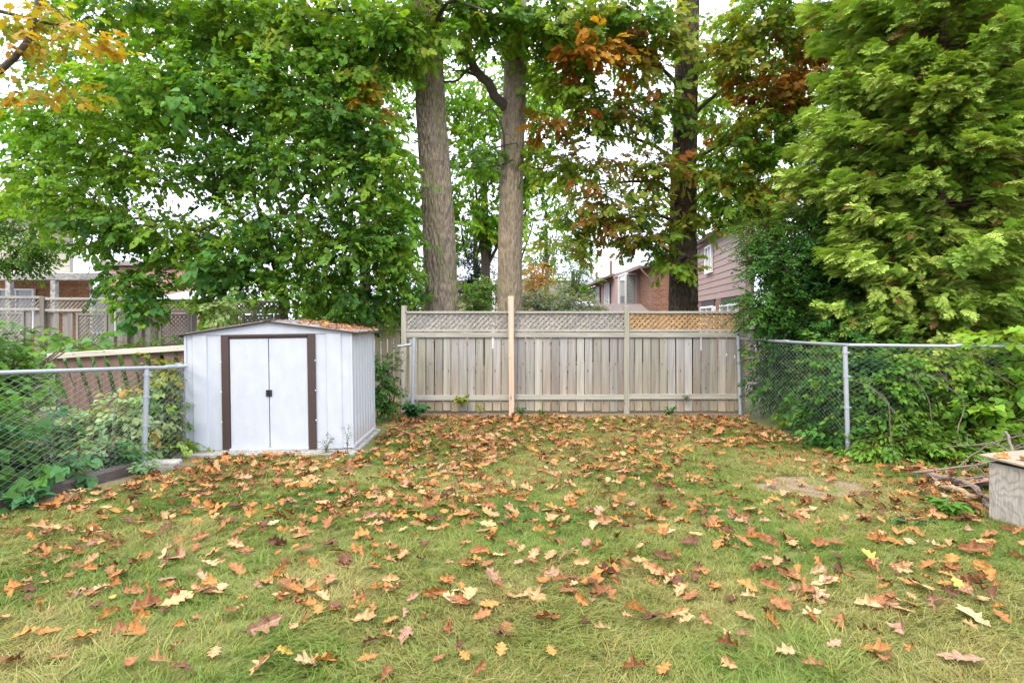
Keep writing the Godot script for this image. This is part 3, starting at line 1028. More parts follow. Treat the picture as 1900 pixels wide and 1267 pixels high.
	g.bevel(Vector3(2.0, 5.06, 0.64), Vector3(5.0, 0.20, 0.05), 0.01, Basis(Vector3(0, 0, 1), -0.20))
	put("fascia", g, M.trim_white, o)
	window(o, 1.1, 1.3, Vector3(0.65, 1.25, -1.3), 0.0, M.trim_white, 1)
	window(o, 1.5, 1.2, Vector3(3.95, 1.2, -1.3), 0.0, M.trim_white, 1)
	g = Geo.new()
	g.box(Vector3(4.1, 1.3, -1.5), Vector3(2.1, 2.6, 0.15))
	put("porch_wall", g, M.siding_dark, o)
	# pink house, metal roof and tan house deeper in the gaps
	o = thing("pink_house", "pale pink house wall glimpsed through the leaves above the grey fence", "house", at(-15.5, 0, 27.0))
	g = Geo.new()
	g.box(Vector3(0.4, 1.9, 0), Vector3(4.0, 3.8, 3.0))
	put("wall", g, M.siding_pink, o)
	g = Geo.new()
	g.box(Vector3(0.4, 3.95, 0), Vector3(4.4, 0.2, 3.4))
	put("roof", g, M.trim_grey, o)
	o = thing("carport", "blue grey metal roof on posts behind the end of the grey fence", "carport", at(-7.4, 0, 14.2))
	g = Geo.new()
	g.box(Vector3(0, 2.15, -0.6), Vector3(1.9, 0.06, 1.6), Basis(Vector3.RIGHT, 0.16))
	put("roof", g, M.metal_roof, o)
	for x in [-0.85, 0.85]:
		for z in [0.1, -1.3]:
			g = Geo.new()
			g.bevel(Vector3(x, 1.0, z), Vector3(0.08, 2.0, 0.08), 0.008)
			put("post", g, M.fence_grey[1], o)
	o = thing("tan_house", "small tan house with a brown roof far between the two grey trunks", "house", at(-2.6, 0, 46.0))
	g = Geo.new()
	g.box(Vector3(2.6, 1.7, 0), Vector3(9.5, 3.4, 4.0))
	put("wall", g, M.tan_wall, o)
	g = Geo.new()
	g.box(Vector3(2.6, 3.9, 1.0), Vector3(10.2, 0.15, 3.2), Basis(Vector3.RIGHT, 0.42))
	g.box(Vector3(2.6, 3.9, -1.5), Vector3(10.2, 0.15, 3.2), Basis(Vector3.RIGHT, -0.42))
	put("roof", g, M.shingle, o)
	for x in [0.2, 2.0, 4.6]:
		window(o, 0.9, 1.2, Vector3(x, 1.5, 2.06), 0.0, M.trim_white, 1)
	g = Geo.new()
	g.tube([Vector3.ZERO, Vector3(0, 4.7, 0), Vector3(0, 5.3, 0)], [0.09, 0.07, 0.06], 8)
	g.box(Vector3(0, 5.2, 0), Vector3(0.5, 0.08, 0.08))
	tag(put("light_pole", g, M.trim_white, self, at(-1.02, 0, 34.0)), "thin pale light pole just beside the second grey trunk", "pole")

# ---------- ground ----------

func ground_y(x: float, d: float) -> float:
	return 0.022 * lawn_noise.get_noise_2d(x * 0.55, d * 0.55) + 0.012 * lawn_noise.get_noise_2d(x * 2.1, d * 2.1)

func on_lawn(x: float, d: float) -> bool:
	if d > 9.75 + 0.08 * sin(x * 5.0): return false
	if x < lawn_left(d) or x > lawn_right(d): return false
	if d > 6.98 and d < 8.6 and x < -1.76: return false
	return true

func lawn_left(d: float) -> float:
	return lerpf(-4.05, -3.30, clampf((d - 4.6) / 2.4, -1.0, 1.0)) if d < 7.0 else -1.72

func lawn_right(d: float) -> float:
	if d < 6.5: return 5.2
	return 3.66 + 0.08 * sin(d * 4.0)

func patch(mid: Vector3, rx: float, rz: float, seed_: int, lift: float) -> Geo:
	var g := Geo.new()
	rng.seed = seed_
	var rim := []
	for k in 26:
		var a := TAU * k / 26.0
		var r := rng.randf_range(0.72, 1.12)
		var p := mid + Vector3(cos(a) * rx * r, 0, sin(a) * rz * r)
		p.y = ground_y(p.x, -p.z) + lift
		rim.append(p)
	var m := mid
	m.y = ground_y(m.x, -m.z) + lift
	for k in 26:
		g.tri_out(m, rim[k], rim[(k + 1) % 26], m - Vector3(0, 1, 0))
	return g

func ground() -> void:
	lawn_noise.seed = 3
	lawn_noise.frequency = 1.0
	var g := Geo.new()
	g.quad(Vector3(-260, -0.06, -320), Vector3(260, -0.06, -320), Vector3(260, -0.06, 40), Vector3(-260, -0.06, 40))
	structure("ground", g, M.ground)
	g = Geo.new()
	var nx := 130
	var nd := 120
	for b in nd + 1:
		for a in nx + 1:
			var x := -6.6 + 13.4 * a / nx
			var d := 0.4 + 11.6 * b / nd
			var e := 0.05
			g.v.append(Vector3(x, ground_y(x, d), -d))
			g.n.append(Vector3(ground_y(x - e, d) - ground_y(x + e, d), 2 * e, ground_y(x, d + e) - ground_y(x, d - e)).normalized())
			g.c.append(Color.WHITE)
	for b in nd:
		for a in nx:
			var k := b * (nx + 1) + a
			g.i.append_array(PackedInt32Array([k, k + nx + 1, k + 1, k + 1, k + nx + 1, k + nx + 2]))
	structure("lawn", g, M.lawn)
	structure("bare_soil_ground", patch(at(2.75, 0, 5.65), 0.50, 0.36, 61, 0.006), M.dust)
	var strip := Geo.new()
	for k in 30:
		var x0 := -1.75 + 5.5 * k / 30.0
		var x1 := -1.75 + 5.5 * (k + 1) / 30.0
		var f0 := 9.62 + 0.09 * sin(x0 * 3.1) + 0.04 * sin(x0 * 11.0)
		var f1 := 9.62 + 0.09 * sin(x1 * 3.1) + 0.04 * sin(x1 * 11.0)
		strip.quad(at(x0, ground_y(x0, 10.3) + 0.008, 10.3), at(x1, ground_y(x1, 10.3) + 0.008, 10.3), at(x1, ground_y(x1, f1) + 0.008, f1), at(x0, ground_y(x0, f0) + 0.008, f0))
	structure("soil_strip_ground", strip, M.dust)
	strip = Geo.new()
	for k in 16:
		var d0 := 3.6 + 3.1 * k / 16.0
		var d1 := 3.6 + 3.1 * (k + 1) / 16.0
		var l0 := lawn_left(d0)
		var l1 := lawn_left(d1)
		strip.quad(at(l0 - 0.30, ground_y(l0 - 0.3, d0) + 0.008, d0), at(l1 - 0.30, ground_y(l1 - 0.3, d1) + 0.008, d1), at(l1 + 0.08, ground_y(l1, d1) + 0.008, d1), at(l0 + 0.08 + 0.03 * sin(d0 * 9.0), ground_y(l0, d0) + 0.008, d0))
	structure("soil_edge_ground", strip, M.dust)
	# slab under the shed, timber edging, blocks
	g = Geo.new()
	g.bevel(at(-2.86, 0.010, 7.72), Vector3(2.08, 0.055, 1.62), 0.012, Basis(Vector3.UP, 0.026))
	tag(put("concrete_slab", g, M.concrete), "thin grey concrete slab that the metal shed stands on", "slab")
	for q in [[at(-4.62, 0.05, 3.6), at(-4.13, 0.055, 5.05), "dark old timber edging under the left chain-link fence, the nearer length"], [at(-4.12, 0.05, 5.08), at(-3.86, 0.045, 6.22), "dark old timber edging beneath the left chain-link post, the farther length"]]:
		g = Geo.new()
		var d: Vector3 = (q[1] - q[0])
		g.bevel((q[0] + q[1]) * 0.5, Vector3(d.length(), 0.13, 0.10), 0.018, Basis(d.normalized(), Vector3.UP, d.normalized().cross(Vector3.UP)))
		tag(put("timber_edging", g, M.timber), q[2], "edging", "timber edging")
	g = Geo.new()
	g.bevel(at(-3.66, 0.035, 6.36), Vector3(0.36, 0.11, 0.16), 0.018, Basis(Vector3.UP, 0.25))
	tag(put("concrete_block", g, M.concrete), "weathered block lying beside the left chain-link post", "block")

func grass() -> void:
	var tufts := []
	for q in 5:
		var g := Geo.new()
		rng.seed = 70 + q
		for k in 13:
			var a := rng.randf() * TAU
			var p := Vector3(cos(a), 0, sin(a)) * rng.randf() * 0.035
			var ln := rng.randf_range(0.06, 0.15)
			var dir := Vector3(0.55 + rng.randfn() * 0.5, 0, rng.randfn() * 0.5)
			var side := Vector3(-dir.z, 0, dir.x).normalized() * rng.randf_range(0.0014, 0.0028)
			g.col = shade(rng.randf_range(0.6, 1.35), rng.randf_range(-0.1, 0.45)) if rng.randf() > 0.22 else Color(1.8, 1.35, 1.3)
			var last := p
			var ls := side
			for s in 3:
				var t := (s + 1) / 3.0
				var h := ln * (t * 0.62 - 0.28 * t * t)
				var e := p + dir * ln * (0.35 * t + 0.5 * t * t) * 0.9 + Vector3(0, h, 0)
				var es := side * (1.0 - t * 0.85)
				g.quad(last + ls, e + es, e - es, last - ls)
				last = e
				ls = es
		tufts.append(g.mesh())
	var flow := FastNoiseLite.new()
	flow.seed = 9
	flow.frequency = 0.45
	var dry := FastNoiseLite.new()
	dry.seed = 17
	dry.frequency = 0.55
	dry.fractal_octaves = 3
	rng.seed = 99
	var places := [[], [], [], [], []]
	var tints := [[], [], [], [], []]
	var straw := Color(0.325, 0.275, 0.100)
	var green := Color(0.150, 0.225, 0.032)
	var deep := Color(0.060, 0.140, 0.022)
	var bands := [[2.0, 3.6, 1050], [3.6, 5.4, 850], [5.4, 7.6, 650], [7.6, 9.9, 520]]
	for b in bands:
		var half: float = minf(4.8, 1.0 * b[1] + 0.6)
		var n := int((b[1] - b[0]) * half * 2.0 * b[2])
		for k in n:
			var x := rng.randf_range(-half, half)
			var d := rng.randf_range(b[0], b[1])
			if not on_lawn(x, d):
				continue
			var bare := Vector2((x - 2.75) / 0.50, (d - 5.65) / 0.36).length()
			if bare < 0.95 and rng.randf() < 0.85:
				continue
			var u := flow.get_noise_2d(x, d)
			var turn := u * 5.0 + rng.randfn() * 0.55 + 0.6
			var s := rng.randf_range(0.7, 1.3) * (1.0 + 0.3 * flow.get_noise_2d(x * 2.0 + 30.0, d * 2.0))
			var tilt := Basis(Vector3.UP, turn) * Basis(Vector3(0, 0, 1), rng.randf_range(-0.25, 0.15))
			var v := rng.randi() % 5
			places[v].append(Transform3D(tilt.scaled(Vector3(s, s * 0.9, s)), at(x, ground_y(x, d) - 0.004, d)))
			var dryness := 0.34 + 0.85 * dry.get_noise_2d(x, d) + 0.10 * (x / 4.0) + rng.randfn() * 0.20
			if bare < 1.6: dryness += 0.5 * (1.6 - bare)
			var c := green.lerp(straw, clampf(dryness, 0, 1))
			if dryness < 0.15:
				c = green.lerp(deep, clampf((0.15 - dryness) * 1.6, 0, 1))
			tints[v].append(c * rng.randf_range(0.85, 1.15))
	var o := Node3D.new()
	o.name = "lawn_grass"
	add_child(o, true)
	tag(o, "matted green and straw coloured lawn grass between the fences", "grass", "", "stuff")
	for v in 5:
		scatter("grass", tufts[v], M.grass, places[v], tints[v], o)

# ---------- fallen leaves ----------

var tones := [["pale tan", Color(0.55, 0.31, 0.14)], ["orange", Color(0.50, 0.22, 0.060)], ["rust brown", Color(0.33, 0.14, 0.055)], ["cream", Color(0.66, 0.45, 0.23)], ["dark brown", Color(0.15, 0.065, 0.034)], ["yellow", Color(0.60, 0.43, 0.085)], ["pinkish tan", Color(0.46, 0.26, 0.165)]]
var states := ["flat", "cupped", "folded", "crumpled"]

func oak_leaf(state: int, seed_: int) -> Geo:
	var g := Geo.new()
	rng.seed = seed_
	var fold: float = [0.10, 0.7, 1.9, 0.8][state] * rng.randf_range(0.8, 1.2)
	var curl: float = [-0.05, -0.22, 0.12, 0.30][state]
	var crinkle: float = [0.04, 0.07, 0.07, 0.14][state]
	var wide: float = [1.0, 0.92, 0.62, 0.85][state] * rng.randf_range(0.9, 1.1)
	g.col = Color.WHITE
	var tilt := Basis.IDENTITY
	if state == 2:
		tilt = Basis(Vector3.RIGHT, 0.9)
	elif state == 3:
		tilt = Basis(Vector3.RIGHT, rng.randf_range(-0.6, 0.6))
	leaf(g, Transform3D(tilt, Vector3(-0.5, 0.0, 0)), 1.0, LOBES, wide, fold, curl, crinkle, Color(0.80, 0.72, 0.66))
	g.col = Color(0.8, 0.7, 0.6)
	g.quad(Vector3(-0.5, 0.01, 0.012), Vector3(-0.72, 0.06, 0.008), Vector3(-0.72, 0.06, -0.008), Vector3(-0.5, 0.01, -0.012))
	return g

const FALLEN := [
	-1.35,2.76,0.13,0, -1.56,2.82,0.1,1, -2.03,2.9,0.17,11, -2.32,2.9,0.13,11, -2.25,2.95,0.13,10, -2.58,3.1,0.09,0, -1.22,2.99,0.19,62, -1.07,2.98,0.09,1, 
	-1.04,2.78,0.09,52, -1.84,2.96,0.16,13, -1.92,2.99,0.13,23, -1.65,3.02,0.09,12, -1.65,3.46,0.14,30, -1.8,3.55,0.13,61, -2.03,3.58,0.16,60, -2.29,3.5,0.13,12, 
	-2.12,3.41,0.12,23, -2.67,3.52,0.16,0, -2.82,3.45,0.15,13, -2.19,3.21,0.13,41, -2.18,3.32,0.09,50, -1.94,3.24,0.18,22, -1.81,3.18,0.09,43, -1.46,3.3,0.09,11, 
	-1.45,3.49,0.09,62, -1.42,3.7,0.1,12, -1.46,4.1,0.09,10, -1.88,3.77,0.16,31, -2.14,3.9,0.17,63, -1.86,4.1,0.15,32, -1.83,4.49,0.14,41, -2.33,4.83,0.21,11, 
	-3.42,4.43,0.21,1, -2.95,4.31,0.19,31, -2.83,3.81,0.13,32, -2.67,3.75,0.11,23, -2.95,3.77,0.09,10, -1.1,3.4,0.12,12, -1.03,3.32,0.13,1, -1.08,3.23,0.1,13, 
	-0.92,3.16,0.09,11, -1.1,2.67,0.14,2, -0.91,2.69,0.14,31, -0.83,2.72,0.12,13, -1.57,2.7,0.12,2, -1.68,2.68,0.11,21, -1.43,2.64,0.1,43, -2.21,2.69,0.11,23, 
	-2.03,2.73,0.09,23, -0.12,3.24,0.13,10, -0.56,3.14,0.11,62, -0.33,3.27,0.12,31, -0.43,3.35,0.09,61, -0.54,3.3,0.09,62, -0.29,3.45,0.1,11, -0.38,3.52,0.09,12, 
	0.34,3.5,0.09,30, 0.15,3.39,0.09,2, 0.48,3.37,0.12,23, 0.37,3.26,0.13,12, 0.21,3.08,0.09,21, 0.37,3.07,0.1,43, 0.44,2.98,0.1,32, 0.65,3.18,0.15,12, 0.59,3.12,0.09,1, 
	-0.05,2.93,0.13,41, -0.25,2.85,0.12,42, -0.05,2.81,0.09,10, -0.21,2.75,0.09,11, 0.18,2.79,0.09,10, -0.33,2.74,0.09,20, -0.65,2.74,0.11,10, -0.67,2.86,0.09,42, 
	-0.6,2.91,0.11,2, -0.51,2.93,0.11,63, -0.86,3.34,0.13,1, -0.76,3.41,0.09,11, 0.66,2.64,0.11,10, 0.53,2.65,0.12,22, -0.14,2.65,0.09,22, -0.54,2.63,0.1,23, 
	0.8,3.1,0.12,21, 0.87,3.16,0.11,2, 0.56,3.64,0.19,42, 0.86,3.7,0.16,2, 0.81,3.86,0.12,0, 1.06,3.92,0.12,12, -0.1,3.9,0.13,30, -0.01,4.1,0.1,21, -0.72,3.95,0.13,13, 
	-0.59,4.1,0.13,41, -0.58,3.85,0.09,43, -0.88,3.77,0.13,60, -0.29,3.75,0.11,22, -0.99,4.01,0.12,12, -0.15,4.27,0.13,12, -0.58,4.42,0.13,0, 0,4.66,0.14,21, 
	0.3,4.63,0.17,1, 0.69,4.61,0.18,2, -0.56,5.21,0.13,2, -0.33,5.24,0.09,30, 1.25,5.06,0.2,23, -1.33,4.96,0.11,31, -0.94,4.61,0.16,1, 2.02,2.74,0.21,60, 
	1.68,2.8,0.15,11, 1.68,2.75,0.12,23, 1.32,2.67,0.11,2, 1.24,2.77,0.11,33, 0.95,2.67,0.09,2, 1,2.83,0.13,22, 1.66,3.06,0.15,22, 1.56,3.16,0.11,31, 1.53,3.1,0.11,12, 
	1.51,2.85,0.09,60, 1.85,2.82,0.09,12, 1.91,2.99,0.16,62, 2.38,3.14,0.21,30, 2.14,3.26,0.12,10, 2.58,3.5,0.16,50, 2.44,3.38,0.12,42, 2.84,3.6,0.14,11, 
	2.36,3.7,0.13,32, 2.29,3.52,0.13,10, 2.16,3.52,0.12,23, 1.81,3.52,0.19,30, 1.89,3.24,0.12,32, 1.99,3.7,0.14,42, 1.72,3.82,0.1,42, 2.1,3.92,0.1,42, 2.71,3.94,0.1,10, 
	2.28,3.88,0.16,51, 2.71,4.15,0.14,30, 3.04,4.01,0.19,22, 3.26,4.14,0.14,10, 2.78,4.37,0.18,13, 1.33,3.43,0.14,11, 1.29,3.32,0.09,32, 1.47,3.45,0.14,22, 
	1.2,3.13,0.13,0, 1.34,3.18,0.09,23, 1.3,3.03,0.16,12, 1.04,2.94,0.09,31, 1.11,2.93,0.09,62, 1.94,4.27,0.21,23, 1.69,4.24,0.16,12, 1.56,4.4,0.12,42, 2.3,4.54,0.1,2, 
	2.39,5.02,0.21,23, 3.2,5.06,0.18,23, 2.74,5.41,0.13,2, 2.68,3.71,0.1,12, 2.35,3.26,0.09,23,
]

func fallen_leaves() -> void:
	var shapes := []
	for s in 4:
		var row := []
		for q in 4:
			row.append(oak_leaf(s, 300 + s * 10 + q).mesh())
		shapes.append(row)
	var skins := []
	for t in tones:
		for q in 3:
			var m := leaf_mat(0.14, 0.7)
			var c: Color = t[1] * [0.82, 1.0, 1.15][q]
			m.albedo_color = (c * 1.12).linear_to_srgb()
			m.albedo_texture = M.mottle
			m.uv1_triplanar = true
			m.uv1_scale = Vector3(0.9, 0.9, 0.9)
			skins.append(m)
	var list := []
	for k in FALLEN.size() / 4:
		list.append([FALLEN[k * 4], FALLEN[k * 4 + 1], FALLEN[k * 4 + 2], int(FALLEN[k * 4 + 3]) / 10, int(FALLEN[k * 4 + 3]) % 10])
	rng.seed = 404
	while list.size() < 296:
		var d := rng.randf_range(3.3, 5.3)
		var x := rng.randf_range(-0.84, 0.84) * d
		if not on_lawn(x, d):
			continue
		var t: int = [0, 1, 1, 2, 2, 0, 6, 4, 3, 1, 2][rng.randi() % 11]
		list.append([x, d, rng.randf_range(0.08, 0.15), t, [0, 1, 2, 2, 3, 3][rng.randi() % 6]])
	var columns_ := ["at the lawn's left edge", "below the left chain-link post", "below the shed's left end", "below the shed doors", "below the shed's right corner", "below the gap beside the shed", "below the first fence panel", "below the tall pale post", "below the middle fence panel", "below the third fence panel", "below the fence's right end", "below the right chain-link post", "below the stick heap", "below the plywood box"]
	var edges := [120, 300, 430, 590, 700, 790, 900, 1000, 1160, 1300, 1440, 1610, 1800, 5000]
	var rows := ["in the nearest grass", "a little way back", "in the near lawn", "before mid lawn", "at mid lawn", "in the back half"]
	var taken := {}
	rng.seed = 505
	for q in list:
		var x: float = q[0]
		var d: float = q[1]
		var px := 950.0 + x / d * 1130.0
		var col := 0
		while px > edges[col]: col += 1
		var row := 0
		while row < 5 and d > [2.85, 3.15, 3.5, 4.0, 4.6][row]: row += 1
		var tone: int = q[3]
		var state: int = q[4]
		var tries := 0
		while taken.has([col, row, tone, state]) and tries < 28:
			state = (state + 1) % 4
			tries += 1
			if tries % 4 == 0: tone = (tone + 1) % 7
		taken[[col, row, tone, state]] = true
		var s: float = q[2] * (0.93 if state < 2 else 1.05)
		var heap := 0.040 + (0.012 if state > 1 else 0.0)
		var turn := Basis(Vector3.UP, rng.randf() * TAU) * Basis(Vector3.RIGHT, rng.randfn() * 0.16) * Basis(Vector3(0, 0, 1), rng.randfn() * 0.16)
		var o := put("fallen_leaf", shapes[state][rng.randi() % 4], skins[tone * 3 + rng.randi() % 3], self, at(x, ground_y(x, d) + heap, d), turn * Basis.from_scale(Vector3(s * rng.randf_range(0.9, 1.1), s, s * rng.randf_range(0.72, 1.12))))
		tag(o, "%s %s oak leaf %s, %s" % [states[state], tones[tone][0], rows[row], columns_[col]], "leaf", "oak leaves fallen on the lawn")
	# the rest, farther back, as one litter
	var g := Geo.new()
	rng.seed = 606
	var pools := []
	for s in 4:
		for q in 2:
			pools.append(oak_leaf(s, 300 + s * 10 + q))
	rng.seed = 607
	var thick := FastNoiseLite.new()
	thick.seed = 12
	thick.frequency = 0.6
	var n := 0
	while n < 3450:
		var d := rng.randf_range(3.0, 9.9)
		var x := rng.randf_range(-4.3, 4.2)
		var want := 0.26 if d < 4.6 else (0.52 if d < 5.6 else 0.62 + 0.10 * clampf((d - 7.0) / 2.0, 0, 1))
		want *= 1.0 + 0.9 * thick.get_noise_2d(x, d)
		if x < -0.2 and d > 4.4: want *= 1.5
		if x > 1.9 and d > 5.0 and d < 7.5: want *= 0.6
		if Vector2((x - 2.75) / 0.45, (d - 5.65) / 0.3).length() < 1.0: want *= 0.25
		if rng.randf() > want or not on_lawn(x, d):
			if not (d > 8.5 and d < 9.9 and x > -3.0 and x < -1.5) or rng.randf() > 0.3:
				continue
		n += 1
		litter_leaf(g, pools, at(x, ground_y(x, d) + rng.randf_range(0.02, 0.055), d))
	tag(put("fallen_leaves", g, M.litter), "brown and orange oak leaves littering the far lawn", "leaves", "", "stuff")
	# leaves lying on the shed roof's right slope
	g = Geo.new()
	for k in 250:
		var t := sqrt(rng.randf())
		var z := rng.randf_range(0.0, 1.0)
		if rng.randf() > 0.35 + 0.65 * z: continue
		litter_leaf(g, pools, at(-2.84 + t * 0.98, 1.557 - 0.150 * t + rng.randf_range(0.0, 0.035), 7.25 + 1.15 * z), 0.75)
	for k in 26:
		var t := rng.randf()
		litter_leaf(g, pools, at(-2.9 - t * 0.9, 1.550 - 0.150 * t + rng.randf_range(0.0, 0.01), 7.3 + rng.randf()), 0.7)
	tag(put("roof_leaves", g, M.litter), "drift of dry orange leaves on the shed roof", "leaves", "", "stuff")

func litter_leaf(g: Geo, pools: Array, p: Vector3, size := 1.0) -> void:
	var s := rng.randf_range(0.072, 0.152) * size
	var src: Geo = pools[rng.randi() % pools.size()]
	var turn := Transform3D((Basis(Vector3.UP, rng.randf() * TAU) * Basis(Vector3.RIGHT, rng.randfn() * 0.22) * Basis(Vector3(0, 0, 1), rng.randfn() * 0.22)) * Basis.from_scale(Vector3(s, s, s * rng.randf_range(0.7, 1.1))), p)
	var tone: Color = tones[[0, 1, 1, 2, 2, 1, 0, 6, 4, 0, 1, 2, 0, 2][rng.randi() % 14]][1] * rng.randf_range(0.85, 1.45)
	var k := g.v.size()
	g.v.append_array(turn * src.v)
	for q in src.v.size():
		g.n.append((turn.basis * src.n[q]).normalized())
		g.c.append(src.c[q] * tone)
	for q in src.i:
		g.i.append(k + q)

# ---------- trees and plants ----------

var S := {}

func make_sprays() -> void:
	S.oak = [spray(LOBES_FAR, 11, 0.50, 0.165, 101, 0.45), spray(LOBES_FAR, 9, 0.42, 0.17, 102, 0.6), spray(LOBES_FAR, 12, 0.55, 0.155, 103, 0.35)]
	S.oak_near = [spray(LOBES, 8, 0.42, 0.17, 104, 0.5), spray(LOBES, 7, 0.36, 0.18, 105, 0.6)]
	S.heart = [spray(HEART, 12, 0.50, 0.105, 111, 0.45), spray(HEART, 10, 0.44, 0.115, 112, 0.6), spray(HEART, 14, 0.6, 0.095, 113, 0.4)]
	S.big_heart = [spray(HEART, 7, 0.5, 0.17, 114, 0.5)]
	S.oval = [spray(OVAL, 18, 0.46, 0.085, 121, 0.3), spray(OVAL, 15, 0.40, 0.09, 122, 0.45)]
	S.small = [spray(OVAL, 26, 0.34, 0.042, 131, 0.15, 1.3), spray(OVAL, 22, 0.30, 0.046, 132, 0.25, 1.3)]
	S.ivy = [spray(HEART, 13, 0.34, 0.062, 141, 0.5, 0.95), spray(HEART, 11, 0.30, 0.07, 142, 0.6, 0.95)]
	S.cedar = [cedar_frond(151), cedar_frond(152), cedar_frond(153)]
	S.far = [spray(OVAL, 22, 0.9, 0.17, 161, 0.35, 1.3, false), spray(OVAL, 18, 0.8, 0.19, 162, 0.5, 1.3, false)]

func tree(called: String, label: String, where: Vector3, group := "") -> Node3D:
	return thing(called, label, "tree", where, 0.0, group)

func shift(list: Array, o: Vector3) -> Array:
	var out := []
	for q in list:
		var c: Array = q.duplicate()
		c[0] = (q[0] as Vector3) - o
		out.append(c)
	return out

const GREEN_OAK := [Color(0.071, 0.187, 0.024), Color(0.130, 0.289, 0.030), Color(0.212, 0.364, 0.035), Color(0.342, 0.417, 0.040)]
const DARK_OAK := [Color(0.083, 0.171, 0.026), Color(0.130, 0.246, 0.030), Color(0.212, 0.326, 0.038), Color(0.283, 0.337, 0.042), Color(0.260, 0.203, 0.034), Color(0.300, 0.112, 0.024)]
const RUST := [Color(0.16, 0.05, 0.02), Color(0.30, 0.10, 0.02), Color(0.42, 0.20, 0.03), Color(0.14, 0.15, 0.03)]
const AMBER := [Color(0.36, 0.13, 0.02), Color(0.52, 0.25, 0.025), Color(0.48, 0.36, 0.035), Color(0.26, 0.30, 0.035)]
const BROAD := [Color(0.047, 0.139, 0.026), Color(0.094, 0.230, 0.032), Color(0.171, 0.337, 0.038), Color(0.283, 0.449, 0.042)]
const LIME := [Color(0.100, 0.257, 0.020), Color(0.177, 0.353, 0.025), Color(0.236, 0.407, 0.030), Color(0.319, 0.407, 0.040)]
const CEDAR := [Color(0.100, 0.210, 0.032), Color(0.230, 0.390, 0.058), Color(0.385, 0.545, 0.095), Color(0.500, 0.600, 0.135)]
const PRIVET := [Color(0.031, 0.112, 0.024), Color(0.059, 0.193, 0.032), Color(0.112, 0.278, 0.040)]
const VARIEGATED := [Color(0.060, 0.200, 0.070), Color(0.140, 0.320, 0.120), Color(0.260, 0.430, 0.200), Color(0.380, 0.520, 0.260), Color(0.48, 0.32, 0.06)]

